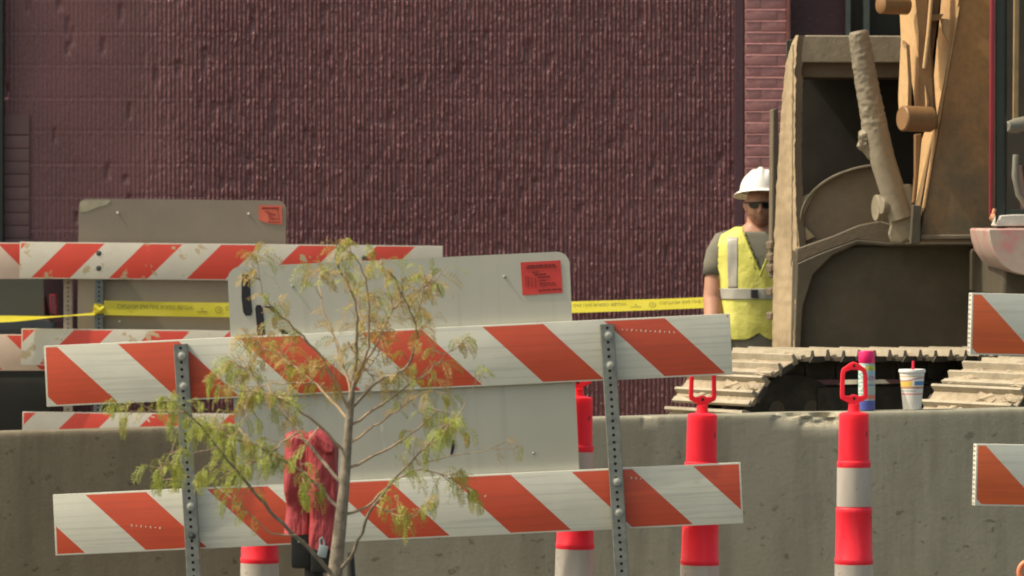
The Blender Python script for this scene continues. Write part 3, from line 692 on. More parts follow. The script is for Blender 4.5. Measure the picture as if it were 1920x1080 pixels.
c = MB(); c.lathe([(0.001, 0.003), (0.026, 0.003), (0.031, 0.0), (0.0335, 0.003), (0.0335, 0.181), (0.031, 0.187), (0.0295, 0.189)], 32); c.build('can_body', n.m, can)
c = MB(); c.lathe([(0.0315, 0.188), (0.0322, 0.189), (0.0322, 0.232), (0.030, 0.236), (0.001, 0.237)], 32); c.build('cap', simple('pink_plastic', (0.88, 0.012, 0.16), 0.4, 0, 0.08, 8), can)

# ------------------------------------------------------------------ excavator
DE = 27.6; sE = F / DE
exc = thing('excavator', (8.0, DE - 1.0, 0), 'tan crawler excavator with muddy tracks and raised open bucket', 'excavator')
def muddy(name, c, mud, lo, hi, rough=0.6, scale=2.5, bump=0.35, zfade=None):
    n = NT(name)
    f = n.noise(scale, 7, 0.66)
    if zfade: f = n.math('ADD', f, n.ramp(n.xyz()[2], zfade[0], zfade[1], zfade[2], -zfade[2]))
    k = n.mix(n.ramp(f, lo, hi), c, mud)
    k = n.mix(n.ramp(n.noise(28, 5, 0.7), 0.45, 0.8, 0, 0.45), k, tuple(x * 0.55 for x in mud))
    n.bump(n.noise(30, 6, 0.65), bump, 0.012)
    return n.out(k, rough, 0, 0.35)
STEEL_MUD = muddy('dried_mud_steel', (0.29, 0.22, 0.135), (0.44, 0.34, 0.215), 0.35, 0.6)
STEEL_BR = muddy('brown_worn_steel', (0.15, 0.118, 0.080), (0.22, 0.175, 0.12), 0.45, 0.75)
STEEL_EAR = muddy('tan_worn_steel', (0.185, 0.142, 0.094), (0.27, 0.215, 0.145), 0.4, 0.7)
STEEL_GR = muddy('grey_worn_steel', (0.21, 0.18, 0.13), (0.30, 0.255, 0.18), 0.35, 0.65)
STEEL_DK = muddy('dark_worn_steel', (0.068, 0.057, 0.038), (0.108, 0.09, 0.06), 0.4, 0.7, bump=0.15)  # darker copy of the steel, the lower shell's shade in its colour
STEEL_DD = simple('black_hollow_steel', (0.045, 0.041, 0.031), 0.8, 0, 0.3, 6)  # near-black steel: the shade of the hollows is painted in
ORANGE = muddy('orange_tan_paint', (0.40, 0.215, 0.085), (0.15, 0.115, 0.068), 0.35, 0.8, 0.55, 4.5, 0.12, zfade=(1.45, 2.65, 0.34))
ORANGE_LIT = muddy('tan_orange_paint', (0.64, 0.40, 0.19), (0.50, 0.35, 0.19), 0.45, 0.8, 0.45, 3.0, 0.08)  # paler copy of the orange paint, sunlight put into its colour
ORANGE_SHADE = muddy('dusty_orange_link', (0.25, 0.13, 0.052), (0.20, 0.125, 0.06), 0.45, 0.8, 0.5, 3.0, 0.1)  # darker copy of the same paint, shade put into its colour
def exp(name, polys, mats, bevel=0.006):
    """part of the excavator from outlines (pixels, depth, sweep) in world space"""
    mb = MB()
    for poly, d, ext, mi in polys: mb.px(poly, d, ext, mi)
    return world_child(mb.build(name, mats, None, bevel=bevel), exc)

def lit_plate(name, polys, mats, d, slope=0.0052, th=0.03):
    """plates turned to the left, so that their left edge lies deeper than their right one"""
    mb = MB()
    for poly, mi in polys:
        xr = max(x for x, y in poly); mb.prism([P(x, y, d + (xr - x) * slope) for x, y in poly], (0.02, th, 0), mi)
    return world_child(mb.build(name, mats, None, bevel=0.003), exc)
# bucket: a deep shell open towards the road, its left cheek seen at a slant and caked in dry mud
db = 28.0; SK = (-0.045, 0.85, 0)
def lump(mb, c, size, seed, mi=0, amp=0.75):
    bm2 = bmesh.new(); bmesh.ops.create_icosphere(bm2, subdivisions=2, radius=1); c = Vector(c); vs = []
    for v in bm2.verts:
        k = 1 + amp * mnoise.noise(v.co * 2.4 + Vector((seed * 3.7, 0, 0))); vs.append(c + Vector((v.co.x * size[0], v.co.y * size[1], v.co.z * size[2])) * k)
    bm2.verts.index_update(); mb.add(vs, [[v.index for v in f.verts] for f in bm2.faces], mi, True); bm2.free()
def rough_edge(x0, y0, x1, y1, n, amp, seed):
    return [(x0 + (x1 - x0) * i / n + amp * mnoise.noise(Vector((i * 0.7, seed, 0))), y0 + (y1 - y0) * i / n) for i in range(n + 1)]
cheek = [(1492, 66)] + [(1486, 72), (1482, 84), (1480, 110)] + rough_edge(1481, 130, 1478, 640, 40, 2.5, 3) + [(1478, 652), (1490, 652), (1494, 520), (1498, 430), (1493, 330), (1497, 118), (1500, 70)]
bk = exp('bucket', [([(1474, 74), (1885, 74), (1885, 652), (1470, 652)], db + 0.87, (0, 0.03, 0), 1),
    ([(1497, 66), (1885, 68), (1885, 118), (1497, 117)], db + 0.01, (0.05, 0.855, 0), 2),
    ([(1497, 117), (1885, 118), (1885, 146), (1497, 145)], db + 0.10, (-0.03, 0.50, 0), 3),
    ([(1862, 118), (1885, 118), (1885, 650), (1862, 650)], db + 0.02, SK, 3),
    ([(1494, 470), (1560, 462), (1885, 458), (1885, 655), (1490, 655)], db + 0.015, (-0.02, 0.05, 0), 4),
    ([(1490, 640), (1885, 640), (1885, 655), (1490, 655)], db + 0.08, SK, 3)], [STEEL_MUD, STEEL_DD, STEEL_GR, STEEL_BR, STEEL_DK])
def lerp_tab(y, tab): return float(np.interp(y, [t[0] for t in tab], [t[1] for t in tab]))
XL = [(66, 1493), (80, 1486), (122, 1473), (190, 1466), (360, 1456), (487, 1450), (652, 1448)]; XR = [(66, 1497), (90, 1493), (300, 1490), (420, 1494), (460, 1499), (500, 1495), (652, 1489)]
rows, cols = 110, 10; vs = []; mb = MB()
for i in range(rows + 1):
    y = 66 + 586 * i / rows; xr, xl = lerp_tab(y, XR), lerp_tab(y, XL); dd = 0.10 + 0.75 * min(1, max(0, (xr - xl) / 42))
    for j in range(cols + 1):
        t = j / cols; q = P(xr + (xl - xr) * t + 1.6 * mnoise.noise(Vector((i * 0.55, 3, 1))) * (1 - t), y, db + dd * t)
        k = 0.006 * mnoise.noise(Vector((i * 0.35, j * 1.7, 5))) + 0.008 * max(0, mnoise.noise(Vector((i * 0.12, j * 2.3, 9))))
        vs.append(q + Vector((-k, -0.5 * k, 0)))
n_ = cols + 1
mb.add(vs, [(i * n_ + j, i * n_ + j + 1, (i + 1) * n_ + j + 1, (i + 1) * n_ + j) for i in range(rows) for j in range(cols)], 0, True)
ins = [v + Vector((0.035, 0.012, 0)) for v in vs]
mb.add(ins, [(i * n_ + j, (i + 1) * n_ + j, (i + 1) * n_ + j + 1, i * n_ + j + 1) for i in range(rows) for j in range(cols)], 1, True)
rim_ = [i * n_ for i in range(rows + 1)]
mb.add([vs[k] for k in rim_] + [ins[k] for k in rim_], [(i, i + 1, rows + 2 + i, rows + 1 + i) for i in range(rows)], 1)
rim_ = [i * n_ + cols for i in range(rows + 1)]
mb.add([vs[k] for k in rim_] + [ins[k] for k in rim_], [(i, i + 1, rows + 2 + i, rows + 1 + i) for i in range(rows)], 1)
mb.add([vs[j] for j in range(n_)] + [ins[j] for j in range(n_)], [(j, j + 1, n_ + j + 1, n_ + j) for j in range(cols)], 0)
mb.add([vs[rows * n_ + j] for j in range(n_)] + [ins[rows * n_ + j] for j in range(n_)], [(j, j + 1, n_ + j + 1, n_ + j) for j in range(cols)], 0)
world_child(mb.build('bucket_cheek', [STEEL_MUD, STEEL_BR]), exc)
# welded rib down the cheek with crumbs of mud on it
mb = MB(); pts = rough_edge(1487, 84, 1484, 500, 60, 2.0, 9)
mb.tube([P(x, y, db - 0.012) for x, y in pts], [0.004 + 0.011 * max(0, mnoise.noise(Vector((i * 0.9, 2, 2)))) for i in range(61)], 7)
world_child(mb.build('mud_crust', STEEL_MUD), exc)
exp('side_cutter', [([(1450, 205), (1459, 203), (1461, 520), (1448, 522)], db + 0.86, (-0.01, 0.10, 0), 0), ([(1448, 205), (1451, 205), (1449, 521), (1446, 520)], db + 0.87, (-0.01, 0.08, 0), 1)], [STEEL_DK, STEEL_BR], 0.003)
for y in (455, 478, 498, 542, 588): exp('wear_bolt', [([(1444, y), (1450, y - 4), (1451, y + 10), (1445, y + 12)], db + 0.84, (-0.02, 0.08, 0), 0)], [STEEL_BR], 0.004)
# curved ear, cross beam and arched lower edge in front of the hollow
arc = [(1500 + 166 * (1 - math.cos(t)), 410 - 104 * math.sin(t)) for t in [math.pi / 2 * k / 14 for k in range(15)]]
exp('bucket_ear', [(arc + [(1676, 318), (1680, 452), (1640, 447), (1560, 465), (1497, 486), (1496, 432)], db + 0.05, (0.01, 0.05, 0), 0)], [STEEL_EAR], 0.006)
rim = [(x, y) for x, y in arc]
exp('ear_rim', [([(x, y) for x, y in arc] + [(x + 1.5, y + 4) for x, y in arc[::-1]], db + 0.0, (0.0, 0.048, 0), 0)], [STEEL_GR], 0.003)
exp('gusset_plate', [([(1492, 375), (1530, 357), (1498, 420), (1500, 440), (1494, 462)], db + 0.02, (0, 0.03, 0), 0), ([(1508, 424), (1529, 444), (1511, 452)], db + 0.02, (0, 0.028, 0), 1)], [STEEL_GR, STEEL_MUD], 0.003)
beam = [(1493, 466), (1560, 443), (1610, 422), (1650, 414), (1700, 428), (1885, 440), (1885, 458), (1660, 458), (1608, 449), (1540, 474), (1494, 494)]
exp('cross_beam', [(beam, db - 0.02, (0, 0.16, 0), 0), ([(1494, 494), (1540, 474), (1608, 449), (1660, 455), (1885, 455), (1885, 461), (1660, 462), (1606, 458), (1560, 480), (1525, 515), (1506, 575), (1502, 652), (1490, 652)], db - 0.035, (0, 0.10, 0), 1)], [STEEL_BR, STEEL_DK], 0.006)
# bucket link: a round bar caked with mud in its upper half, ending in a hooked eye
dk = db - 0.28
def rough_tube(pts, rad, n, seg, amp, seed=0.0, f=30):
    path = [Vector(p) for p in pts]; cum = [0.0]
    for i in range(len(path) - 1): cum.append(cum[-1] + (path[i + 1] - path[i]).length)
    P_, R_ = [], []
    for i in range(n + 1):
        d = cum[-1] * i / n; P_.append(Vector([float(np.interp(d, cum, [p[k] for p in path])) for k in range(3)])); R_.append(float(np.interp(d, cum, rad)))
    m_ = MB().tube(P_, R_, seg); out = []
    for idx, v in enumerate(m_.v):
        i = min(n, idx // seg) if idx < (n + 1) * seg else (0 if idx < (n + 2) * seg else n); k = amp(i / n); q = Vector(v); c = P_[i]
        out.append(tuple(c + (q - c) * (1 + k * (mnoise.noise(q * f + Vector((seed, 0, 0))) + 0.6 * mnoise.noise(q * f * 2.3)))))
    m_.v = out; return m_
mb = rough_tube([P(1609, 58, dk), P(1610, 63, dk), P(1622, 140, dk), P(1640, 235, dk), P(1655, 300, dk), P(1690, 410, dk)],
        [0.042, 0.050, 0.056, 0.062, 0.062, 0.062], 120, 30, lambda t: 0.105 if t < 0.50 else 0.105 - 0.09 * min(1, (t - 0.50) / 0.06), 0.0, 52)
world_child(mb.build('bucket_link', STEEL_GR), exc)
mb = MB(); hook = [(1650, 352), (1662, 345), (1706, 345), (1713, 360), (1715, 425), (1706, 448), (1690, 458), (1672, 456), (1664, 440), (1668, 425), (1668, 400), (1660, 395)]
mb.px(hook, dk - 0.03, (0.02, 0.12, 0)); world_child(mb.build('link_eye', STEEL_GR, bevel=0.012), exc)
mb = MB(); mb.tube([P(1652, 386, dk - 0.02), P(1676, 386, dk + 0.0)], [0.042, 0.042], 24); mb.tube([P(1641, 390, dk + 0.06), P(1653, 390, dk + 0.068)], [0.066, 0.066], 24)
world_child(mb.build('link_pin', STEEL_GR, bevel=0.004), exc)
mb = MB()   # clods hanging from a torn hose end
mb = rough_tube([P(1648, 212, dk), P(1636, 232, dk), P(1622, 258, dk), P(1622, 272, dk), P(1636, 296, dk)], [0.028, 0.040, 0.036, 0.034, 0.020], 40, 20, lambda t: 0.40, 9.0, 34)
world_child(mb.build('mud_clod', STEEL_GR), exc)
# stick: wide shaded web with a sunlit narrow face turned to the left
ds = db - 0.75; SKs = (-0.02, 0.42, 0)
web = [(1806, -260), (1960, -260), (1960, 452), (1722, 452), (1737, 372), (1757, 262), (1800, 4)]
st = exp('stick', [(web, ds, SKs, 0), ([(1718, 440), (1960, 440), (1960, 447), (1718, 449)], ds - 0.03, (0, 0.08, 0), 1), ([(1797, 10), (1801, 10), (1760, 240), (1735, 392), (1729, 392), (1754, 238)], ds - 0.012, (0, 0.03, 0), 2)], [ORANGE, STEEL_BR, ORANGE_LIT], 0.006)
lit_plate('stick_face', [([(1770, -60), (1799, -60), (1797, 4), (1757, 232), (1736, 372), (1732, 388), (1717, 382), (1722, 330), (1728, 262), (1750, 200), (1745, 142), (1758, 60)], 0)], [ORANGE_LIT], ds - 0.03)
exp('stick_lug', [([(1728, 28), (1770, 26), (1762, 38), (1740, 41), (1736, 50), (1727, 48)], ds - 0.10, (0.0, 0.1, 0), 0), ([(1764, 34), (1782, 36), (1778, 78), (1768, 60)], ds - 0.05, (0, 0.04, 0), 1)], [ORANGE_SHADE, ORANGE_LIT], 0.004)
# bucket cylinder's arm: two cheeks meeting in a pin boss
dp = ds - 0.12
exp('tipping_link', [([(1712, -40), (1737, -40), (1750, 190), (1756, 240), (1736, 246), (1722, 196), (1722, 60)], dp, (0.02, 0.12, 0), 0),
    ([(1737, -40), (1768, -40), (1760, 60), (1745, 142), (1748, 180)], dp + 0.12, (0, 0.05, 0), 0)], [ORANGE_SHADE], 0.005)
lit_plate('link_face', [([(1684, -40), (1713, -40), (1723, 60), (1738, 190), (1734, 236), (1716, 216), (1712, 170), (1700, 100), (1689, 74)], 0), ([(1689, 74), (1699, 84), (1703, 150), (1702, 204), (1686, 236), (1684, 180)], 0), ([(1699, 200), (1724, 200), (1724, 212), (1699, 212)], 0)], [ORANGE_LIT], dp - 0.02)
mb = MB(); a = P(1691, 222, dp - 0.085); b = P(1744, 224, dp - 0.02)
mb.tube([a, a + (b - a) * 0.04, b], [0.055, 0.062, 0.062], 26); world_child(mb.build('pin_boss', ORANGE_SHADE), exc)
mb = MB(); mb.tube([P(1749, -40, dp - 0.05), P(1741, 60, dp - 0.05), P(1733, 128, dp - 0.05)], 0.010, 10); world_child(mb.build('hydraulic_hose', ORANGE_LIT), exc)
mb = MB(); a = P(1648, 8, dp - 0.02); b = P(1700, 10, dp + 0.06); mb.tube([a, a + (b - a) * 0.06, b], [0.030, 0.046, 0.046], 22); world_child(mb.build('upper_pin', ORANGE_SHADE), exc)
exp('hose_guard', [([(1716, 252), (1728, 250), (1722, 330), (1716, 380), (1712, 380), (1716, 330)], ds + 0.1, (0, 0.1, 0), 0), ([(1712, 384), (1727, 386), (1726, 456), (1708, 458)], ds - 0.04, (0, 0.12, 0), 1)], [ORANGE_SHADE, STEEL_DK], 0.003)
# boom above the frame joins the stick to the house
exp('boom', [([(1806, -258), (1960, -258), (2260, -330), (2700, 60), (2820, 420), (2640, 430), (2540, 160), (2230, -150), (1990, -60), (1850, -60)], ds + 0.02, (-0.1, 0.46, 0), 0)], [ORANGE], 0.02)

# tracks: shoes laid round an oval, each a ribbed plate with caked mud
FW = Vector((-0.866, -0.5, 0)); LT = Vector((0.5, -0.866, 0)); UP = Vector((0, 0, 1))
shoe_w = 0.70; pitch = 0.176
def shoe_mesh(seed):
    rnd = random.Random(seed); mb = MB()
    mb.box((0, 0, 0.012), (pitch * 0.85, shoe_w, 0.022), 2, bevel=0.003)
    for gx, hgt in ((-0.066, 0.032), (0.022, 0.030)):
        mb.prism([(gx - 0.011, -shoe_w / 2, 0.02), (gx + 0.017, -shoe_w / 2, 0.02), (gx + 0.010, -shoe_w / 2, 0.022 + hgt), (gx - 0.003, -shoe_w / 2, 0.022 + hgt)], (0, shoe_w, 0))
    mb.box((0.074, 0, 0.022), (0.026, shoe_w * 0.985, 0.020), bevel=0.003)
    for y in (-0.085, 0.085): mb.box((0, y, -0.045), (pitch * 0.96, 0.045, 0.10), 1, bevel=0.008)
    for sy in (-1, 1): mb.prism([(-0.04, sy * shoe_w / 2, -0.004), (0.05, sy * shoe_w / 2, -0.004), (0.03, sy * shoe_w / 2, 0.024), (-0.03, sy * shoe_w / 2, 0.024)], (0, sy * 0.012, 0), 1)
    for _ in range(10):     # clods packed between the bars
        x = rnd.choice((-0.022, 0.055)) + rnd.uniform(-0.012, 0.012); y = rnd.uniform(-0.42, 0.42) * shoe_w
        bm2 = bmesh.new(); bmesh.ops.create_icosphere(bm2, subdivisions=2, radius=1)
        sx, sy, sz = rnd.uniform(0.020, 0.034), rnd.uniform(0.03, 0.075), rnd.uniform(0.008, 0.020); o = rnd.random() * 50
        vs = []
        for v in bm2.verts:
            k = 1 + 0.75 * mnoise.noise(v.co * 2.6 + Vector((o, 0, 0))); vs.append((x + v.co.x * sx * k, y + v.co.y * sy * k, 0.022 + v.co.z * sz * k))
        bm2.verts.index_update(); mb.add(vs, [[v.index for v in f.verts] for f in bm2.faces], 2, True); bm2.free()
    return mb
SHOE = muddy('dusty_track_steel', (0.33, 0.285, 0.21), (0.44, 0.385, 0.285), 0.35, 0.65, 0.75, 6.0, 0.5)
CLOD = muddy('dry_clods', (0.27, 0.22, 0.155), (0.42, 0.345, 0.24), 0.35, 0.65, 0.9, 12.0, 0.6)
CHAIN = muddy('oily_chain', (0.05, 0.045, 0.035), (0.12, 0.10, 0.07), 0.45, 0.75, 0.6, 8)
protos = [shoe_mesh(k).build('track_shoe', [SHOE, CHAIN, CLOD]) for k in range(5)]
def track(front, length=3.05, r=0.41, zc=0.485):
    """front: ground point under the middle of the front idler"""
    frame = MB(); M3 = Matrix((FW, LT, UP)).transposed()     # columns: forward, lateral, up
    tr = bpy.data.objects.new('crawler_track', None); col.objects.link(tr); tr.parent = exc; tr.empty_display_size = 0.1
    tr.location = Vector(front) - exc.location
    per = 2 * length + 2 * math.pi * r; n = int(per / pitch); st = per / n
    for i in range(n):
        s_ = i * st + 0.05
        if s_ < length: pos = (-length + s_, r); ang = 0
        elif s_ < length + math.pi * r: t = (s_ - length) / r; pos = (r * math.sin(t), r * math.cos(t)); ang = t
        elif s_ < 2 * length + math.pi * r: u = s_ - length - math.pi * r; pos = (-u, -r); ang = math.pi
        else: t = (s_ - 2 * length - math.pi * r) / r; pos = (-length - r * math.sin(t), -r * math.cos(t)); ang = math.pi + t
        droop = -0.012 * math.sin(math.pi * min(1, max(0, s_ / length))) if ang == 0 else 0
        o = protos[i % 5] if protos[i % 5].parent is None else protos[i % 5].copy()
        if o.name not in col.objects: col.objects.link(o)
        o.parent = tr
        ax = (FW * math.cos(ang) - UP * math.sin(ang)); nz = (FW * math.sin(ang) + UP * math.cos(ang)); la = nz.cross(ax)
        o.matrix_local = Matrix.Translation(FW * pos[0] + UP * (zc + pos[1] + droop)) @ Matrix((ax, la, nz)).transposed().to_4x4()
    fr = MB(); Mf = Matrix((FW, LT, UP)).transposed()
    def fb(c, size, mi=0, bev=0.02): fr.box(Mf @ Vector(c), size, mi, Mf, bev)
    fb((-length / 2, 0, zc + 0.02), (length - 0.25, 0.30, 0.52)); fb((-length / 2, 0.16, zc - 0.16), (length - 0.6, 0.06, 0.16)); fb((-length / 2, 0.155, zc + 0.10), (length - 0.9, 0.05, 0.05), 1)  # frame made taller than needed, added as dark fill for the gaps
    o = fr.build('track_frame', [CHAIN, STEEL_BR], tr)
    for x, rr in ((0, r - 0.07), (-length, r - 0.06)):
        wh = MB(); c = Mf @ Vector((x, 0, zc)); wh.tube([c - LT * 0.13, c - LT * 0.125, c + LT * 0.125, c + LT * 0.13], [rr * 0.8, rr, rr, rr * 0.8], 32)
        wh.tube([c - LT * 0.19, c + LT * 0.19], [0.12, 0.12], 20)
        for k in range(6): a_ = k * math.pi / 3; q = c + (FW * math.cos(a_) + UP * math.sin(a_)) * 0.2; wh.tube([q - LT * 0.135, q + LT * 0.135], 0.045, 10, 1)
        wh.build('idler_wheel' if x == 0 else 'drive_sprocket', [CHAIN, STEEL_BR], tr)
    for k in range(7):
        rl = MB(); c = Mf @ Vector((-0.42 - k * (length - 0.84) / 6, 0, zc - r + 0.17)); rl.tube([c - LT * 0.17, c + LT * 0.17], 0.10, 16); rl.tube([c - LT * 0.19, c + LT * 0.19], 0.04, 10, 1); rl.build('track_roller', [CHAIN, STEEL_GR], tr)
    for k in (0.3, 0.68):
        rl = MB(); c = Mf @ Vector((-length * k, 0, zc + r - 0.13)); rl.tube([c - LT * 0.15, c + LT * 0.15], 0.07, 14); rl.tube([c - LT * 0.19, c + LT * 0.19], 0.035, 10, 1); rl.build('carrier_roller', [CHAIN, STEEL_GR], tr)
tf = P(1461, 600, 27.1); track((tf.x, tf.y, 0))
tn = tf + LT * 2.12; track((tn.x, tn.y, 0))
mid = (tf + tn) / 2
mb = MB(); Mf = Matrix((FW, LT, UP)).transposed()
mb.box(Vector((mid.x, mid.y, 0.62)) + FW * -1.55, (1.3, 1.7, 0.42), 0, Mf, 0.05); mb.tube([Vector((mid.x, mid.y, 0.82)) + FW * -1.55, Vector((mid.x, mid.y, 1.02)) + FW * -1.55], 0.62, 36)
world_child(mb.build('car_body', CHAIN), exc)
dh = MB(); hp = P(1640, 700, 30.2); nh = 40; vs = []
for i in range(nh + 1):
    for j in range(nh + 1):
        x = -0.42 + 0.84 * i / nh; y = -1.1 + 2.2 * j / nh
        z = 0.74 * max(0, 1 - (abs(x) / 0.42) ** 3) * max(0, math.cos(y * 1.42)) * (1 + 0.2 * mnoise.noise(Vector((x * 3, y * 3, 1)))) + 0.03 * mnoise.noise(Vector((x * 9, y * 9, 4))) - 0.02
        vs.append((x, y, z))
dh.add(vs, [(i * (nh + 1) + j, (i + 1) * (nh + 1) + j, (i + 1) * (nh + 1) + j + 1, i * (nh + 1) + j + 1) for i in range(nh) for j in range(nh)], 0, True)
dho = dh.build('dirt_heap', simple('grey_dirt', (0.24, 0.22, 0.165), 0.95, 0, 0.35, 14, 0.6)); dho.location = (hp.x, hp.y, 0); tag(dho, 'low grey dirt heap seen dimly between the excavator tracks', 'dirt heap')
# house: deck, cab and engine housing
dc = 25.6
CABD = simple('dark_green_cab_frame', (0.020, 0.028, 0.022), 0.4, 0, 0.2, 6); CABR = simple('red_cab_paint', (0.24, 0.018, 0.035), 0.35, 0, 0.15, 6)
PINK = muddy('dusty_red_paint', (0.56, 0.10, 0.13), (0.46, 0.36, 0.30), 0.28, 0.52, 0.55, 7.0, 0.1)
exp('deck', [([(1880, 470), (3000, 470), (3000, 560), (1880, 560)], dc + 0.5, (0, 2.2, 0), 0)], [STEEL_DK], 0.02)
cabp = exp('cab', [([(1866, -300), (1884, -300), (1884, 428), (1866, 428)], dc, (0.02, 0.10, 0), 0), ([(1884, 392), (2480, 392), (2480, 410), (1884, 410)], dc + 0.01, (0, 0.06, 0), 0),
    ([(2480, -300), (2500, -300), (2500, 428), (2480, 428)], dc, (0, 0.10, 0), 0), ([(1866, -320), (2500, -320), (2500, -300), (1866, -300)], dc, (0, 1.5, 0), 0),
    ([(1880, -300), (2490, -300), (2490, 425), (1880, 425)], dc + 1.5, (0, 0.04, 0), 2), ([(1876, 404), (1900, 402), (2490, 402), (2490, 424), (1868, 424)], dc - 0.06, (0, 0.3, 0), 3)], [CABD, CABR, STEEL_DD, simple('pale_door_sill', (0.52, 0.50, 0.44), 0.5)], 0.005)
exp('cab_trim', [([(1859, -300), (1866, -300), (1865, 200), (1861, 404), (1856, 404)], dc - 0.01, (0.005, 0.12, 0), 0)], [CABR], 0.004)
mb = MB(); a = P(1860, 408, dc - 0.05); mb.tube([a + Vector((-0.008, 0, 0.006)), a + Vector((0.006, 0, 0.0))], [0.014, 0.020], 12); mb.tube([a + Vector((0.004, 0, 0.01)), a + Vector((0.012, 0, 0.04))], 0.008, 8)
world_child(mb.build('marker_lamp', simple('amber_plastic', (0.70, 0.30, 0.16), 0.3)), exc)
mb = MB()
mb.px([(1904, -300), (1914, -300), (1910, 235), (1900, 235)], dc + 0.4, (0, 0.05, 0), 0)
mb.tube([P(1888, 238, dc + 0.36), P(1905, 236, dc + 0.40), P(1940, 226, dc + 0.40)], [0.024, 0.036, 0.03], 14, 1)
mb.tube([P(1905, 290, dc + 0.5), P(1903, 330, dc + 0.5), P(1910, 365, dc + 0.5), P(1930, 392, dc + 0.5)], 0.016, 10, 1)
mb.px([(1916, 310), (2100, 300), (2100, 420), (1930, 400)], dc + 0.5, (0, 0.4, 0), 2)
world_child(mb.build('seat_and_levers', [simple('tan_lever', (0.28, 0.19, 0.09), 0.5), simple('grey_lever', (0.20, 0.19, 0.15), 0.5), simple('dark_seat', (0.05, 0.03, 0.025), 0.6)], bevel=0.004), exc)
# rounded lower corner under the cab
low = [(1853, 432), (1856, 429), (2600, 429), (2600, 516), (1920, 516), (1898, 510), (1878, 496), (1863, 474), (1856, 452)]
exp('cab_skirt', [(low, dc - 0.10, (0.03, 1.4, 0), 0)], [PINK], 0.025)
exp('engine_housing', [([(2500, -40), (3300, -40), (3300, 470), (2500, 470)], dc + 0.6, (0, 2.2, 0), 0)], [ORANGE], 0.08)

# ------------------------------------------------------------------ dark hatchback parked by the wall
car = thing('parked_car', (P(108, 500, 32.55).x, 32.55, 0), 'dark hatchback parked close to the building behind the barricades', 'car')
n = NT('dark_car_paint'); n.b.inputs['Coat Weight'].default_value = 0.5; n.out(n.mix(n.ramp(n.noise(3, 3), 0.3, 0.7), (0.016, 0.018, 0.016), (0.026, 0.028, 0.024)), 0.3); CARP = n.m
CGL = NT('car_glass'); CGL.out((0.105, 0.108, 0.085), 0.3)
# side outline, x along the car towards its front (negative world x), the near flank at y = 0
def flank(pts, inset):
    return [(x, inset, z) for x, z in pts]
mb = MB()
secs = [(0.0, 0.50, 0.86), (0.02, 0.30, 0.98), (0.10, 0.22, 1.00), (0.8, 0.20, 0.98), (2.0, 0.20, 0.95), (3.2, 0.22, 0.90), (3.9, 0.26, 0.80), (4.15, 0.32, 0.66), (4.22, 0.40, 0.55)]
ring = []
for x, zl, zh in secs:
    k = 0.06 if x in (0.0, 4.22) else 0.0
    ring.append([(-x, 0.02 + k, zl), (-x, -0.02 + k, zl + (zh - zl) * 0.35), (-x, -0.01 + k, zl + (zh - zl) * 0.75), (-x, 0.05 + k, zh), (-x, 1.60 - k, zh), (-x, 1.67 - k, zl + (zh - zl) * 0.5), (-x, 1.64 - k, zl)])
vs = [v for r_ in ring for v in r_]; m_ = 7
mb.add(vs, [(i * m_ + j, i * m_ + (j + 1) % m_, (i + 1) * m_ + (j + 1) % m_, (i + 1) * m_ + j) for i in range(len(ring) - 1) for j in range(m_)], 0, True)
mb.add(ring[0], [tuple(range(7))]); mb.add(ring[-1], [tuple(range(7))[::-1]])
cab = [(0.05, 0.97), (0.065, 1.05), (0.12, 1.38), (0.22, 1.43), (1.7, 1.44), (2.2, 1.38), (3.0, 0.95)]
mb.prism([(-x, 0.10, z) for x, z in cab], (0, 1.46, 0), 0)
body = mb.build('body', CARP, car, bevel=0.02)
mb = MB()
for a, b in (((0.075, 1.22), (0.85, 1.0)), ((0.95, 1.22), (1.75, 1.0)), ((1.82, 1.22), (2.45, 1.0))): 
    mb.prism([(-a[0] - 0.02, 0.085, 1.36), (-b[0], 0.085, 1.37), (-b[0], 0.085, 1.0), (-a[0] - 0.005, 0.085, 1.0)], (0, 0.02, 0))
mb.build('side_window', CGL.m, car, bevel=0.004)
MB().box((-2.0, -0.022, 0.80), (3.9, 0.014, 0.022), bevel=0.004).build('side_moulding', simple('grey_moulding', (0.09, 0.10, 0.085), 0.4), car)
mb = MB(); mb.prism([(-0.005, 0.04, 1.00), (-0.045, 0.02, 1.02), (-0.05, 0.02, 1.13), (-0.015, 0.06, 1.13)], (0, 0.1, 0)); mb.build('tail_light', simple('red_lens', (0.36, 0.02, 0.03), 0.25), car, bevel=0.006)
for x in (0.75, 3.35):
    wheel = MB(); c_ = Vector((-x, 0.0, 0.31)); wheel.tube([c_ + Vector((0, y, 0)) for y in (-0.012, 0.0, 0.19, 0.2)], [0.27, 0.31, 0.31, 0.27], 32); wo = wheel.build('wheel', M['rubber'], car)
    rim_ = MB(); rim_.tube([c_ + Vector((0, -0.016, 0)), c_ + Vector((0, 0.02, 0))], 0.19, 24); rim_.build('rim', M['galv'], wo)

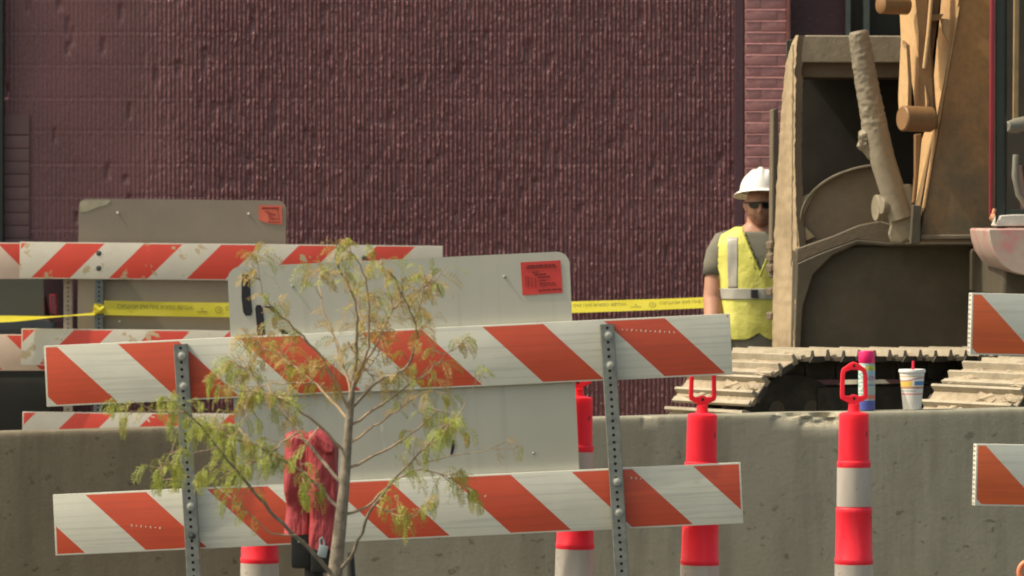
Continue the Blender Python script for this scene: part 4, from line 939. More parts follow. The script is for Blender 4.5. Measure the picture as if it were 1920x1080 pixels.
# ------------------------------------------------------------------ worker
dm = 29.6; sm_ = F / dm
man = thing('person', ((1420 - 960) / sm_, dm, 0), 'worker in a white hard hat, sunglasses and yellow safety vest standing behind the bucket', 'person', None, (0, 0, R(-4)))
TZ = [0.84, 0.93, 1.02, 1.15, 1.28, 1.38, 1.44, 1.485, 1.515, 1.545, 1.60]
TX = [0.170, 0.176, 0.180, 0.184, 0.196, 0.212, 0.205, 0.175, 0.115, 0.070, 0.062]
TY = [0.130, 0.138, 0.142, 0.145, 0.140, 0.132, 0.120, 0.105, 0.088, 0.072, 0.066]
def S(z, ph, off=0.0, wr=0.0):
    rx = float(np.interp(z, TZ, TX)) + off; ry = float(np.interp(z, TZ, TY)) + off
    c, s_ = math.cos(ph), math.sin(ph); e = 2 / 2.35
    x = rx * math.copysign(abs(c) ** e, c); y = ry * math.copysign(abs(s_) ** e, s_)
    k = 1 + wr * (mnoise.noise(Vector((x * 9, y * 9, z * 5))) + 0.5 * mnoise.noise(Vector((x * 22 + 4, y * 22, z * 9))))
    return Vector((x * k, y * k, z))
SKIN = simple('sunburnt_skin', (0.46, 0.235, 0.155), 0.55, 0, 0.14, 22)
def face_radius(th, ph):   # th from the crown (0) to the chin (pi), ph round the head, front is ph = 0
    pass
def head_mesh(mb, c):
    nt_, np_ = 64, 80; vs = []
    for i in range(nt_ + 1):
        th = math.pi * i / nt_
        for j in range(np_):
            ph = 2 * math.pi * j / np_
            x = math.sin(th) * math.sin(ph); y = -math.sin(th) * math.cos(ph); z = math.cos(th)
            X = x * 0.078; Y = y * 0.100; Z = z * 0.122
            if Z < -0.01: t = min(1, (-0.01 - Z) / 0.11); X *= 1 - 0.22 * t * t; Y *= 1 - 0.10 * t * t if Y < 0 else 1 - 0.30 * t
            if y < 0:
                g = lambda cx, cz, sx, sz: math.exp(-((X - cx) / sx) ** 2 - ((Z - cz) / sz) ** 2)
                Y -= 0.026 * g(0, -0.028, 0.012, 0.016) + 0.014 * g(0, -0.005, 0.009, 0.024)       # nose
                Y -= 0.007 * (g(-0.03, 0.022, 0.025, 0.008) + g(0.03, 0.022, 0.025, 0.008))          # brows
                Y += 0.010 * (g(-0.032, 0.002, 0.016, 0.011) + g(0.032, 0.002, 0.016, 0.011))        # eye sockets
                Y -= 0.006 * (g(-0.042, -0.03, 0.02, 0.02) + g(0.042, -0.03, 0.02, 0.02))            # cheeks
                Y -= 0.008 * g(0, -0.060, 0.024, 0.006) + 0.008 * g(0, -0.073, 0.020, 0.006); Y += 0.006 * g(0, -0.0665, 0.024, 0.003)
                Y -= 0.010 * g(0, -0.100, 0.022, 0.014)                                             # chin
            vs.append(Vector((X, Y, Z)) + c)
    mb.add(vs, [(i * np_ + j, (i + 1) * np_ + j, (i + 1) * np_ + (j + 1) % np_, i * np_ + (j + 1) % np_) for i in range(nt_) for j in range(np_)])
    for sx in (-1, 1):
        mb.tube([c + Vector((sx * 0.074, 0.008, 0.018)), c + Vector((sx * 0.085, 0.016, 0.010)), c + Vector((sx * 0.086, 0.014, -0.010)), c + Vector((sx * 0.076, 0.004, -0.026))], [0.008, 0.011, 0.010, 0.006], 10)
def hand(mb, wrist, side, fwd=Vector((0.0, -0.25, -0.97))):
    up = fwd.normalized(); palm_n = Vector((-side, -0.2, 0)).normalized(); ac = up.cross(palm_n).normalized()
    mb.tube([wrist, wrist + up * 0.045, wrist + up * 0.092], [0.028, 0.038, 0.036], 12, flat=0.5)
    for k, (o, L) in enumerate(((-0.030, 0.072), (-0.010, 0.082), (0.011, 0.076), (0.030, 0.060))):
        b = wrist + up * 0.088 + ac * o; curl = palm_n * (0.012 + 0.003 * k)
        mb.tube([b, b + up * L * 0.45 + curl * 0.6, b + up * L * 0.75 + curl * 1.8, b + up * L * 0.93 + curl * 3.2], [0.0095, 0.0088, 0.0082, 0.0065], 9)
    b = wrist + up * 0.03 - ac * 0.028
    mb.tube([b, b + up * 0.035 - ac * 0.022 + palm_n * 0.008, b + up * 0.065 - ac * 0.024 + palm_n * 0.02], [0.012, 0.0105, 0.008], 9)
bd = MB(); HC = Vector((0.020, -0.035, 1.642))
zs = [0.84 + (1.60 - 0.84) * i / 30 for i in range(31)]; NP_ = 48
bd.add([S(z, 2 * math.pi * k / NP_, -0.012) for z in zs for k in range(NP_)], [(i * NP_ + k, i * NP_ + (k + 1) % NP_, (i + 1) * NP_ + (k + 1) % NP_, (i + 1) * NP_ + k) for i in range(30) for k in range(NP_)] + [tuple(range(NP_))[::-1], tuple(range(30 * NP_, 31 * NP_))])
bd.tube([(0.0, 0.01, 1.46), (0.008, -0.002, 1.53), (0.016, -0.02, 1.60)], [0.075, 0.067, 0.062], 24)
head_mesh(bd, HC)
ARM = {}
for sx in (-1, 1):
    ARM[sx] = [Vector((sx * 0.180, 0.005, 1.435)), Vector((sx * 0.212, -0.005, 1.33)), Vector((sx * 0.232, -0.045, 1.15)), Vector((sx * 0.228, -0.095, 1.05)), Vector((sx * 0.205, -0.155, 0.91))]
    bd.tube(ARM[sx], [0.066, 0.060, 0.052, 0.050, 0.032], 20); hand(bd, ARM[sx][-1], sx)
    bd.tube([(sx * 0.095, 0, 0.92), (sx * 0.10, -0.005, 0.70), (sx * 0.105, -0.008, 0.48), (sx * 0.108, 0.015, 0.34), (sx * 0.11, 0.02, 0.09)], [0.095, 0.082, 0.058, 0.058, 0.040], 22)
    bd.tube([(sx * 0.11, 0.05, 0.05), (sx * 0.115, -0.06, 0.045), (sx * 0.12, -0.17, 0.035)], [0.042, 0.045, 0.030], 14)
body = bd.build('body', SKIN, man)
rm = body.modifiers.new('remesh', 'REMESH'); rm.mode = 'VOXEL'; rm.voxel_size = 0.006; rm.use_smooth_shade = True
sm2 = body.modifiers.new('smooth', 'SMOOTH'); sm2.iterations = 3; sm2.factor = 0.4
def shell(name, mat, zr, off, keep, parent, wr=0.02, n=96, nz=60, thick=0.004, hem=None):
    mb = MB(); zz = [zr[0] + (zr[1] - zr[0]) * i / nz for i in range(nz + 1)]; vs = []
    for i, z in enumerate(zz):
        for k in range(n):
            ph = 2 * math.pi * k / n; v = S(z, ph, off, wr)
            if hem and i < 8: v.z += hem(v) * (1 - i / 8)
            vs.append(v)
    fs = []
    for i in range(nz):
        for k in range(n):
            f = (i * n + k, i * n + (k + 1) % n, (i + 1) * n + (k + 1) % n, (i + 1) * n + k)
            c = sum((vs[q] for q in f), Vector()) / 4
            if keep(c): fs.append(f)
    used = sorted({q for f in fs for q in f}); ix = {q: i for i, q in enumerate(used)}
    mb.add([vs[q] for q in used], [tuple(ix[q] for q in f) for f in fs], 0, True)
    o = mb.build(name, mat, parent); s_ = o.modifiers.new('thickness', 'SOLIDIFY'); s_.thickness = thick; s_.offset = 1; return o
SHIRT = simple('olive_grey_cotton', (0.175, 0.165, 0.125), 0.9, 0, 0.15, 10, 0.1)
shirt = shell('shirt', SHIRT, (0.875, 1.535), 0.009, lambda c: not (c.y < 0 and c.z > 1.50), man)
for sx in (-1, 1):
    sl = MB(); a, b, c_ = ARM[sx][0], ARM[sx][1], ARM[sx][2]
    e = b.lerp(c_, 0.36); pts = [a + Vector((-sx * 0.07, 0, 0.015)), a + Vector((-sx * 0.01, 0, -0.005)), a.lerp(b, 0.55), b, e]
    sl.tube(pts, [0.070, 0.078, 0.072, 0.068, 0.067], 28, caps=False)
    for i, v in enumerate(sl.v): 
        k = mnoise.noise(Vector(v) * 22) * 0.006; sl.v[i] = (v[0] + k * sx, v[1] - k, v[2])
    so = sl.build('sleeve', SHIRT, shirt); q = so.modifiers.new('thickness', 'SOLIDIFY'); q.thickness = 0.004; q.offset = 1
VEST = NT('fluorescent_yellow_mesh'); kk = VEST.mix(VEST.ramp(VEST.noise(9, 5, 0.6), 0.3, 0.75), (0.60, 0.585, 0.11), (0.74, 0.715, 0.18)); VEST.bump(VEST.noise(14, 4), 0.4, 0.02); VEST.out(kk, 0.75)
def vkeep(c):
    if c.y < 0:
        if c.z > 1.28 and abs(c.x - 0.02) < (c.z - 1.28) * 0.40: return False
        if c.z < 1.28 and False: return False
    if abs(c.x) > 0.200 - max(0, c.z - 1.45) * 0.4 and c.z > 1.21: return False
    return c.z < 1.53
vest = shell('safety_vest', VEST.m, (0.935, 1.535), 0.019, vkeep, man, 0.045, n=120, nz=70, hem=lambda v: 0.04 * math.exp(-abs((v.x - 0.012) / 0.035) ** 1.5) if v.y < 0 else 0)
bnd = MB()
for x_end in (-0.085, 0.125):
    pts = []
    for i in range(15):
        t = i / 14; z = 1.275 + 0.245 * t; x = 0.02 + (x_end - 0.02) * (z - 1.28) / 0.25; rx = float(np.interp(z, TZ, TX)) + 0.016
        u = max(-0.98, min(0.98, x / rx)); pts.append(S(z, -math.acos(math.copysign(abs(u) ** (2.35 / 2), u)), 0.021, 0.045))
    bnd.tube(pts, 0.0075, 8, flat=0.6)
bnd.build('binding', VEST.m, vest)
TAPE = simple('reflective_tape', (0.40, 0.385, 0.33), 0.4, 0, 0.12, 12)
def patch(x0, x1, z0, z1, off=0.0245, side=-1):
    mb = MB(); nx, nz = 30, 16; vs = []
    for i in range(nz + 1):
        z = z0 + (z1 - z0) * i / nz
        for k in range(nx + 1):
            x = x0 + (x1 - x0) * k / nx; rx = float(np.interp(z, TZ, TX)) + off
            t = max(-1, min(1, x / rx)); ph = side * math.acos(math.copysign(abs(t) ** (2.35 / 2), t)); vs.append(S(z, ph, off, 0.045))
    mb.add(vs, [(i * (nx + 1) + k, i * (nx + 1) + k + 1, (i + 1) * (nx + 1) + k + 1, (i + 1) * (nx + 1) + k) for i in range(nz) for k in range(nx)], 0, True); return mb
pb = MB()
for xa, xb_, za, zb in ((-0.150, -0.100, 1.205, 1.475), (0.115, 0.160, 1.205, 1.475), (-0.20, 0.20, 1.150, 1.206)):
    for sd in (-1, 1):
        p_ = patch(xa, xb_, za, zb, 0.0248 if zb > 1.3 else 0.0258, sd); pb.add(p_.v, p_.f, 0, True)
rt = pb.build('reflective_tape', TAPE, vest); q = rt.modifiers.new('thickness', 'SOLIDIFY'); q.thickness = 0.002; q.offset = 1
p_ = patch(-0.028, 0.008, 1.158, 1.200, 0.031); bo = p_.build('buckle', M['rubber'], vest); q = bo.modifiers.new('thickness', 'SOLIDIFY'); q.thickness = 0.006; q.offset = 1
PANTS = simple('dark_work_trousers', (0.060, 0.052, 0.042), 0.9, 0, 0.25, 10, 0.1)
tr = MB(); zz = [0.80 + 0.105 * i / 8 for i in range(9)]
tr.add([S(max(z, 0.84), 2 * math.pi * k / 48, 0.006) * 1.0 + Vector((0, 0, z - max(z, 0.84))) for z in zz for k in range(48)], [(i * 48 + k, i * 48 + (k + 1) % 48, (i + 1) * 48 + (k + 1) % 48, (i + 1) * 48 + k) for i in range(8) for k in range(48)], 0, True)
for sx in (-1, 1): tr.tube([(sx * 0.090, 0, 0.90), (sx * 0.096, 0, 0.80), (sx * 0.10, -0.005, 0.70), (sx * 0.105, -0.008, 0.48), (sx * 0.108, 0.015, 0.34), (sx * 0.11, 0.02, 0.07)], [0.100, 0.104, 0.096, 0.078, 0.074, 0.070], 24)
tr.build('trousers', PANTS, man)
for sx in (-1, 1):
    bt = MB(); bt.tube([(sx * 0.11, 0.085, 0.055), (sx * 0.11, 0.03, 0.06), (sx * 0.116, -0.08, 0.055), (sx * 0.121, -0.18, 0.042), (sx * 0.122, -0.205, 0.035)], [0.045, 0.056, 0.055, 0.046, 0.028], 16)
    bt.tube([(sx * 0.11, 0.03, 0.05), (sx * 0.11, 0.025, 0.19)], [0.055, 0.056], 16); bt.box((sx * 0.116, -0.055, 0.008), (0.095, 0.29, 0.018), bevel=0.005); bt.build('boot', simple('brown_boot_leather', (0.11, 0.065, 0.035), 0.7), man)
# hard hat: dome with a raised crest and a drooping brim all round
HAT = simple('white_hard_hat', (0.86, 0.84, 0.78), 0.35, 0, 0.05, 10)
hb = HC + Vector((0.0, 0.008, 0.072)); hm = MB(); vs = []; seg = 64; rings = []
for i in range(17):
    t = math.pi / 2 * i / 16; rings.append((math.cos(t) if i < 16 else 0.0, math.sin(t)))
prof = [(1.30, -0.265), (1.285, -0.235), (1.15, -0.095), (1.03, 0.0)] + rings
for (r_, h_) in prof:
    for k in range(seg):
        a = 2 * math.pi * k / seg; ca, sa = math.cos(a), math.sin(a)
        rr = r_
        if r_ > 1.03: rr = 1.03 + (r_ - 1.03) * (1.0 + 0.55 * max(0, -sa))
        x = ca * 0.112 * rr; y = sa * 0.138 * rr; z = h_ * 0.118
        if r_ > 1.03: z += 0.012 * abs(sa) * (r_ - 1.03) / 0.33 * 1.2
        if r_ < 0.97:
            z += 0.011 * math.exp(-(x / 0.016) ** 4) * min(1, (1 - r_) * 4) + 0.006 * math.exp(-((abs(x) - 0.042) / 0.012) ** 4) * min(1, (1 - r_) * 4)
        vs.append(hb + Vector((x, y, z - y * 0.13)))
hm.add(vs, [(i * seg + k, i * seg + (k + 1) % seg, (i + 1) * seg + (k + 1) % seg, (i + 1) * seg + k) for i in range(len(prof) - 1) for k in range(seg)], 0, True)
hat = hm.build('hard_hat', HAT, man); q = hat.modifiers.new('thickness', 'SOLIDIFY'); q.thickness = 0.003
dec = MB()
dec.prism([hb + Vector((-0.016 + x, -0.139 + abs(x) * 0.02 + 0.012, z)) for x, z in ((-0.006, 0.036), (0.036, 0.044), (0.036, 0.050), (0.012, 0.047))], (0, 0.01, 0)); dec.build('hat_badge', simple('grey_badge', (0.30, 0.29, 0.27), 0.5), hat)
sg = MB()
for sx in (-1, 1):
    pts = [(sx * 0.006, 0.012), (sx * 0.030, 0.016), (sx * 0.058, 0.013), (sx * 0.064, 0.002), (sx * 0.052, -0.016), (sx * 0.030, -0.020), (sx * 0.012, -0.013)]
    sg.prism([HC + Vector((x, -0.111 + 4.2 * x * x, z + 0.002)) for x, z in pts], (0, 0.005, 0))
lens = sg.build('sunglasses', NT('dark_lens').out((0.012, 0.020, 0.018), 0.08), man)
fr_ = MB(); fr_.tube([HC + Vector((x, -0.114 + 4.2 * x * x, 0.016 - 0.02 * abs(x))) for x in [-0.066 + 0.132 * i / 12 for i in range(13)]], 0.0030, 8)
for sx in (-1, 1): fr_.tube([HC + Vector((sx * 0.066, -0.094, 0.013)), HC + Vector((sx * 0.080, -0.03, 0.014)), HC + Vector((sx * 0.083, 0.02, 0.008))], 0.0032, 8)
fr_.build('frame', M['rubber'], lens)
bdm = simple('stubble', (0.36, 0.175, 0.115), 0.8, 0, 0.25, 60)
bs = MB(); vs = []
for i in range(9):
    for k in range(25):
        a = R(-78 + 156 * k / 24); z = -0.048 - 0.068 * i / 8
        t = min(1, (-0.01 - z) / 0.11); cz = math.sqrt(max(0.02, 1 - (z / 0.122) ** 2)); x = math.sin(a) * 0.078 * cz * (1 - 0.22 * t * t) * 1.025
        y = -math.cos(a) * 0.100 * cz * (1 - 0.10 * t * t) * 1.025 - 0.011 * math.exp(-(x / 0.022) ** 2 - ((z + 0.1) / 0.014) ** 2) - 0.002
        vs.append(HC + Vector((x, y, z)))
bs.add(vs, [(i * 25 + k, i * 25 + k + 1, (i + 1) * 25 + k + 1, (i + 1) * 25 + k) for i in range(8) for k in range(24) if not (i < 3 and 8 <= k <= 15)], 0, True)
bs.build('beard', bdm, man)

# ------------------------------------------------------------------ twin parking meter under red hoods
dmt = 18.6; smt = F / dmt
pm = P(590, 1000, dmt)
meter = thing('parking_meter', (pm.x, dmt, NEARG), 'twin parking meter under red vinyl hoods, black body below, standing behind the young tree', 'parking meter')
HOOD = NT('red_vinyl'); HOOD.bump(HOOD.noise(13, 4, 0.55, stretch=(1, 1, 0.35)), 0.9, 0.04)
HOOD.out(HOOD.mix(HOOD.ramp(HOOD.noise(5, 5, 0.6), 0.3, 0.75), (0.26, 0.026, 0.030), (0.42, 0.052, 0.058)), 0.6)
def ml(px, py): q = P(px, py, dmt); return q.x - pm.x, q.z - NEARG
for (x0, x1, ytop, ybot, bx0, bx1, bbot, sd) in ((533, 584, 806, 1001, 546, 589, 1065, 1), (577, 634, 804, 1029, 584, 624, 1072, 2)):
    a, zt = ml(x0, ytop); b, zb = ml(x1, ybot); cxm = (a + b) / 2; hw_ = (b - a) / 2; mb = MB(); vs = []; n_ = 48; nz = 40
    yo = 0.03 if sd == 1 else 0.0
    for i in range(nz + 1):
        t = i / nz; z = zb + (zt - zb) * t
        k = 1.0 if t < 0.90 else max(0.0, 1 - ((t - 0.90) / 0.10) ** 3.5) ** 0.5
        k = max(k, 0.02); flare = 1.0 + 0.05 * math.cos(t * 9 + sd) - (0.10 * math.exp(-((t - 0.28) / 0.10) ** 2))
        for q in range(n_):
            ang = 2 * math.pi * q / n_; c_, s_ = math.cos(ang), math.sin(ang)
            x = math.copysign(abs(c_) ** 0.42, c_) * hw_ * (0.55 + 0.45 * k) * flare * (1 if t < 0.999 else 0.4); y = math.copysign(abs(s_) ** 0.42, s_) * 0.085 * k * flare
            nn = mnoise.noise(Vector((x * 26, y * 14 + sd * 5, z * 7))) * 0.016 + mnoise.noise(Vector((x * 55, y * 30 + sd * 5, z * 13))) * 0.004
            vs.append((cxm + x * (1 + nn * 4) + nn * 0.5, yo + y + nn, z + 0.012 * mnoise.noise(Vector((x * 30, y * 20, sd))) * (1 - t) - (0.85 * max(0, x + 0.004) * t ** 3 if sd == 2 else 0.12 * abs(x) * t)))
    mb.add(vs, [(i * n_ + q, i * n_ + (q + 1) % n_, (i + 1) * n_ + (q + 1) % n_, (i + 1) * n_ + q) for i in range(nz) for q in range(n_)] + [tuple(range(nz * n_, nz * n_ + n_))], 0, True)
    hd = mb.build('hood', HOOD.m, meter)
    if sd == 2:   # the folded flap at its shoulder
        f = [ml(*q) for q in ((586, 808), (598, 812), (632, 838), (627, 848), (612, 850), (592, 826))]
        MB().prism([(x, -0.098, z) for x, z in f], (0.0, 0.05, 0)).build('flap', HOOD.m, hd, bevel=0.008)
    a, zt2 = ml(bx0, ybot - 26); b, zb2 = ml(bx1, bbot)
    MB().box(((a + b) / 2, yo, (zt2 + zb2) / 2), (b - a, 0.15, zt2 - zb2), bevel=0.014).build('meter_housing', simple('black_meter_paint', (0.016, 0.018, 0.017), 0.4, 0, 0.2, 8), meter)
a, z_ = ml(570, 1060); b, _ = ml(606, 1060)
MB().tube([((a + b) / 2, 0.02, 0.0), ((a + b) / 2, 0.02, z_)], (b - a) / 2, 20).build('pole', M['rubber'], meter)
x_, z_ = ml(607, 1028); lk = MB(); lk.box((x_, -0.10, z_ - 0.004), (0.031, 0.02, 0.040), bevel=0.004, M=Matrix.Rotation(R(12), 3, 'Y')); lk.tube([(x_ - 0.008, -0.10, z_ + 0.012), (x_ - 0.009, -0.10, z_ + 0.034), (x_ - 0.002, -0.10, z_ + 0.042), (x_ + 0.004, -0.10, z_ + 0.030), (x_ + 0.005, -0.10, z_ + 0.012)], 0.0035, 8)
lk.build('padlock', simple('pale_blue_padlock', (0.36, 0.42, 0.43), 0.35, 0.3), meter)
x_, z_ = ml(566, 1013); MB().box((x_, -0.062, z_), (0.022, 0.006, 0.008), bevel=0.002).build('coin_plate', M['bolt'], meter)
st_ = P(661, 1036, 17.9)
mb = MB(); mb.tube([(0, 0, 0), (0.0, 0, (st_.z - NEARG) * 0.8), (-0.006, 0, st_.z - NEARG)], [0.020, 0.017, 0.011], 14)
sk = mb.build('tree_stake', simple('black_stake', (0.018, 0.019, 0.016), 0.6)); sk.location = (st_.x, st_.y, NEARG); tag(sk, 'short black stake beside the trunk of the young tree', 'stake')

# ------------------------------------------------------------------ orange cone whose loop shows in the corner
ct = P(1927, 1050, 20.4); H_ = ct.z - NEARG
cone = thing('traffic_cone', (ct.x, ct.y, NEARG), 'orange traffic cone, only its looped tip showing at the bottom right corner', 'cone')
OR = simple('faded_orange_rubber', (0.80, 0.26, 0.12), 0.5, 0, 0.12, 8)
mb = MB(); mb.lathe([(0.001, 0.02), (0.15, 0.02), (0.145, 0.05), (0.036, H_ - 0.085), (0.030, H_ - 0.075), (0.001, H_ - 0.074)], 32); mb.build('cone_body', OR, cone)
MB().box((0, 0, 0.014), (0.38, 0.38, 0.028), bevel=0.008).build('base', M['rubber'], cone)
mb = MB(); mb.tube([Vector((0.031 * math.cos(R(a)), 0, H_ - 0.038 + 0.038 * math.sin(R(a)))) - Vector((0, 0, 0.008)) for a in range(-60, 241, 15)], 0.0105, 12); mb.build('loop', OR, cone)

# ------------------------------------------------------------------ young feathery tree
dtree = 17.2; stt = F / dtree
base = P(628, 1085, dtree)
tree = thing('young_tree', (base.x, dtree, NEARG), 'young tree with thin bare twigs and feathery yellow-green leaves in the foreground', 'tree')
BARK = simple('grey_brown_bark', (0.27, 0.225, 0.165), 0.85, 0, 0.4, 40, 0.5)
BARK2 = simple('pale_twig_bark', (0.40, 0.29, 0.18), 0.8, 0, 0.3, 40)
rt_ = random.Random(11)
trunk = MB(); twigs = MB(); limb_tips = []
def L3(pts, dy0, dy1):
    n = len(pts); out = []
    for i, (x, y) in enumerate(pts):
        dep = dtree + dy0 + (dy1 - dy0) * i / max(1, n - 1); q = P(x, y, dep); out.append(Vector((q.x - base.x, q.y - dtree, q.z - NEARG)))
    return out
def smooth_path(p, sub=4):
    out = []
    for i in range(len(p) - 1):
        a, b = p[max(i - 1, 0)], p[i]; c, d = p[i + 1], p[min(i + 2, len(p) - 1)]
        for k in range(sub):
            t = k / sub; out.append(0.5 * ((2 * b) + (c - a) * t + (2 * a - 5 * b + 4 * c - d) * t * t + (3 * b - a - 3 * c + d) * t ** 3))
    out.append(p[-1]); return out
tr_p = smooth_path(L3([(627, 1090), (632, 1040), (640, 965), (646, 905), (651, 835), (656, 775), (660, 735)], 0, 0))
z0 = tr_p[0]
trunk.tube([Vector((-0.005, 0, 0)), Vector((0, 0, 0.12))] + tr_p, [0.030, 0.027] + [0.0240 - 0.0150 * i / len(tr_p) for i in range(len(tr_p))], 12)
BR = [ # pixels, depth start, depth end, base radius, leaf density, warm (0 green, 1 orange), where leaves start
 ([(628, 1085), (600, 1050), (555, 1003), (507, 960), (455, 895), (408, 840), (375, 795), (345, 772), (310, 745)], 0, -0.35, .0095, 1.0, .05, .42),
 ([(642, 905), (600, 858), (560, 810), (507, 748), (468, 702), (452, 690)], 0, .25, .0075, 1.1, .35, .35),
 ([(640, 960), (590, 905), (540, 868), (480, 835), (420, 815), (385, 800)], 0, .15, .0070, 1.3, .05, .25),
 ([(650, 850), (600, 800), (556, 765), (500, 738), (440, 730), (400, 705)], 0, -.2, .0060, .8, .25, .3),
 ([(656, 790), (622, 752), (585, 715), (540, 680), (500, 655), (482, 645)], 0, .3, .0060, 1.6, .75, .25),
 ([(657, 775), (625, 705), (585, 650), (550, 615), (505, 570), (490, 545), (482, 485)], 0, -.15, .0060, .8, .45, .3),
 ([(660, 745), (645, 690), (630, 640), (605, 575), (597, 525), (600, 505)], 0, .2, .0060, .6, .7, .3),
 ([(660, 735), (668, 680), (669, 610), (664, 560), (645, 520), (630, 480), (640, 455)], 0, 0, .0080, .5, .55, .45),
 ([(663, 720), (690, 650), (691, 575), (685, 520), (664, 480), (655, 462)], 0, -.2, .0060, .5, .6, .4),
 ([(664, 725), (700, 655), (735, 580), (770, 560), (795, 530)], 0, .2, .0060, .7, .65, .3),
 ([(735, 580), (726, 530), (714, 488), (700, 470)], .1, .1, .0040, .6, .5, .3),
 ([(659, 765), (710, 715), (760, 690), (782, 640), (776, 600), (750, 545), (738, 518)], 0, -.3, .0070, .8, .75, .3),
 ([(776, 605), (790, 560), (798, 520), (815, 530)], -.2, -.2, .0040, .8, .5, .4),
 ([(655, 800), (700, 770), (760, 725), (805, 695), (835, 665), (860, 650)], 0, .2, .0060, .6, .6, .4),
 ([(653, 835), (700, 800), (745, 770), (795, 735), (830, 740)], 0, -.1, .0055, .7, .4, .4),
 ([(648, 880), (700, 856), (760, 820), (800, 790), (830, 770), (870, 810)], 0, .3, .0060, .5, .15, .3),
 ([(640, 965), (690, 950), (735, 905), (790, 880), (850, 900), (880, 915)], 0, .15, .0060, .8, .15, .35),
 ([(630, 1080), (665, 1030), (690, 965), (725, 915), (785, 850), (830, 805), (845, 790)], 0, -.3, .0080, 1.1, .12, .4),
 ([(700, 945), (730, 960), (770, 970), (800, 945)], -.1, -.2, .0045, 1.6, .15, .2),
 ([(785, 850), (850, 790), (905, 700)], -.2, -.25, .0030, .12, .3, .4),
 ([(790, 870), (870, 850), (960, 840), (980, 835)], -.2, -.2, .0025, .1, .3, .4),
 ([(555, 1003), (510, 1000), (470, 965), (430, 930), (380, 900)], -.1, -.2, .0040, .5, .1, .3),
 ([(408, 840), (360, 850), (320, 850), (305, 880)], -.3, -.35, .0035, 1.3, .0, .3),
 ([(345, 772), (300, 770), (250, 770), (215, 765)], -.33, -.35, .0030, .9, .1, .3),
 ([(507, 748), (480, 760), (450, 800), (430, 840)], .15, .1, .0035, 1.2, .1, .2),
 ([(560, 810), (530, 830), (490, 860), (440, 880), (360, 890), (330, 895)], .1, 0, .0040, 1.2, .0, .2),
 ([(600, 800), (570, 840), (565, 890), (580, 930)], .05, 0, .0035, 1.1, .1, .2),
 ([(585, 715), (540, 720), (500, 720), (470, 745)], .1, .1, .0035, 1.4, .5, .2),
 ([(669, 640), (640, 660), (615, 690), (580, 690)], 0, -.1, .0030, 1.2, .8, .2),
 ([(665, 700), (690, 690), (720, 640), (705, 600)], 0, .1, .0030, 1.0, .8, .2),
 ([(652, 640), (690, 700), (720, 720), (750, 700)], 0, .1, .0030, .9, .7, .2),
 ([(668, 690), (668, 640), (680, 600), (665, 555)], .1, .15, .0030, 1.0, .75, .2),
]
leaf_g, leaf_o = MB(), MB()
def frond(p, d, L, warm, rnd):
    """a feathery spray: a curved stalk with paired narrow leaflets, hanging a little"""
    d = d.normalized(); sd = d.cross(Vector((rnd.uniform(-1, 1), rnd.uniform(-1, 1), rnd.uniform(-1, 1)))).normalized()
    n = rnd.randint(8, 13); mb = leaf_o if rnd.random() < warm else leaf_g; prev = p; q = p.copy(); dd = d.copy()
    for i in range(n):
        dd = (dd + Vector((0, 0, -0.15 if warm > 0.3 else -0.24))).normalized(); q = q + dd * L / n; wl = L * 0.20 * math.sin(math.pi * (i + 1.2) / (n + 1.6)) + 0.004
        twv = dd.cross(sd).normalized()
        for sx in (-1, 1):
            tip = q + (sd * sx * 0.85 + dd * 0.45 + twv * rnd.uniform(-0.35, 0.35)).normalized() * wl; w_ = dd * 0.0019
            m_ = q.lerp(tip, 0.5)
            mb.add([q - w_ * 0.4, m_ - w_, tip, m_ + w_], [(0, 1, 2, 3)])
    w_ = sd * 0.0009; mb.add([p - w_, p + w_, q + w_ * 0.4, q - w_ * 0.4], [(0, 1, 2, 3)])
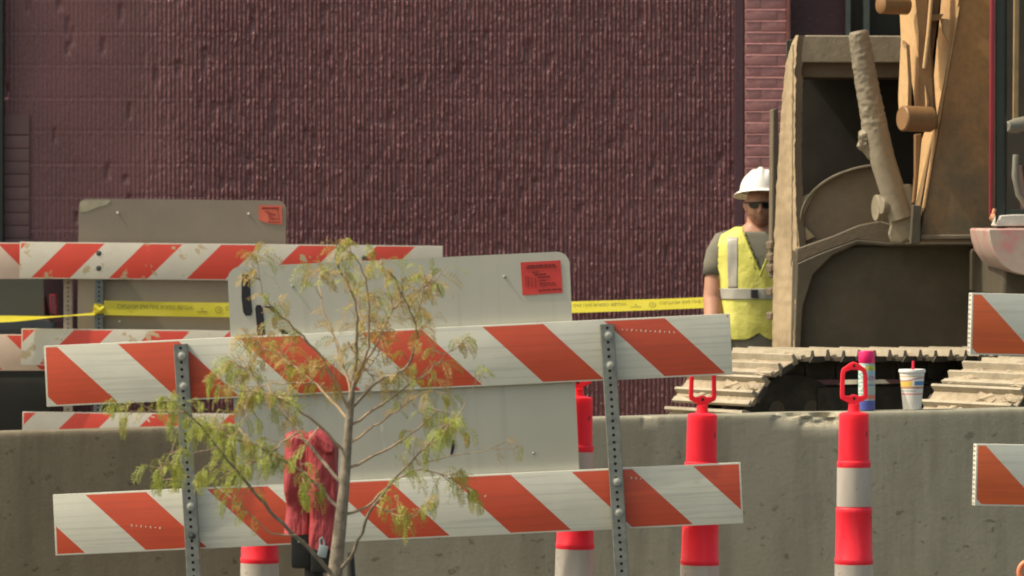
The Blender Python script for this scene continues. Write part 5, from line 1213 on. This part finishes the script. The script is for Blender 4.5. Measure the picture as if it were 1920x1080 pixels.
for pts, da, db_, r0, dens, warm, st0 in BR:
    path = smooth_path(L3(pts, da, db_)); n = len(path)
    for i in range(1, n): path[i] = path[i] + Vector((rt_.uniform(-1, 1), rt_.uniform(-1, 1), rt_.uniform(-1, 1))) * 0.0035
    (trunk if r0 > 0.0065 else twigs).tube(path, [max(0.0010, 0.82 * r0 * (1 - 0.86 * i / (n - 1))) for i in range(n)], 7)
    length = sum((path[i + 1] - path[i]).length for i in range(n - 1)); cnt = int(length * 84 * dens * (1 - st0))
    for _ in range(cnt):
        t = st0 + (1 - st0) * rt_.random() ** 0.8; i = min(n - 2, int(t * (n - 1))); p = path[i].lerp(path[i + 1], t * (n - 1) - i); ax = (path[i + 1] - path[i]).normalized()
        side = Vector((rt_.uniform(-1, 1), rt_.uniform(-1, 1), rt_.uniform(-0.4, 1.0))).normalized(); d = (ax * 0.6 + side).normalized()
        if rt_.random() < 0.50:       # a side twig that carries several sprays
            Lt = rt_.uniform(0.03, 0.085); tp_ = [p, p + d * Lt * 0.5 + Vector((0, 0, -0.003)), p + d * Lt + Vector((0, 0, -0.010 * rt_.random()))]
            twigs.tube(tp_, [0.0016, 0.0013, 0.0008], 5)
            for k in range(rt_.randint(2, 4)):
                u = rt_.uniform(0.35, 1); b = tp_[0].lerp(tp_[2], u); frond(b, (d + Vector((rt_.uniform(-.9, .9), rt_.uniform(-.9, .9), rt_.uniform(-1.0, .3)))), rt_.uniform(0.034, 0.080), warm, rt_)
        else: frond(p, d, rt_.uniform(0.034, 0.080), warm, rt_)
    for k in range(4 if dens > 0.3 else 1): frond(path[-1], (path[-1] - path[-3]) * 1.0 + Vector((rt_.uniform(-.02, .02), rt_.uniform(-.02, .02), rt_.uniform(-.02, .01))), rt_.uniform(0.03, 0.055), warm, rt_)
trunk.build('trunk', BARK, tree); twigs.build('twigs', BARK2, tree)
def leaf(name, a, b):
    n = NT(name); k = n.mix(n.ramp(n.noise(9, 3), 0.3, 0.7), a, b); n.out(k, 0.6)
    n.b.inputs['Subsurface Weight'].default_value = 0
    tr_ = n.t.nodes.new('ShaderNodeBsdfTranslucent'); ms = n.t.nodes.new('ShaderNodeMixShader'); ms.inputs[0].default_value = 0.4
    n.link(k, tr_.inputs[0]); n.link(n.b.outputs[0], ms.inputs[1]); n.link(tr_.outputs[0], ms.inputs[2]); n.link(ms.outputs[0], n.t.nodes['Material Output'].inputs[0]); return n.m
cg = leaf_g.build('crown', leaf('yellow_green_leaf', (0.28, 0.33, 0.055), (0.44, 0.46, 0.09)), tree, recalc=False)
co = leaf_o.build('budding_leaves', leaf('orange_brown_leaf', (0.42, 0.28, 0.08), (0.56, 0.42, 0.14)), tree, recalc=False)
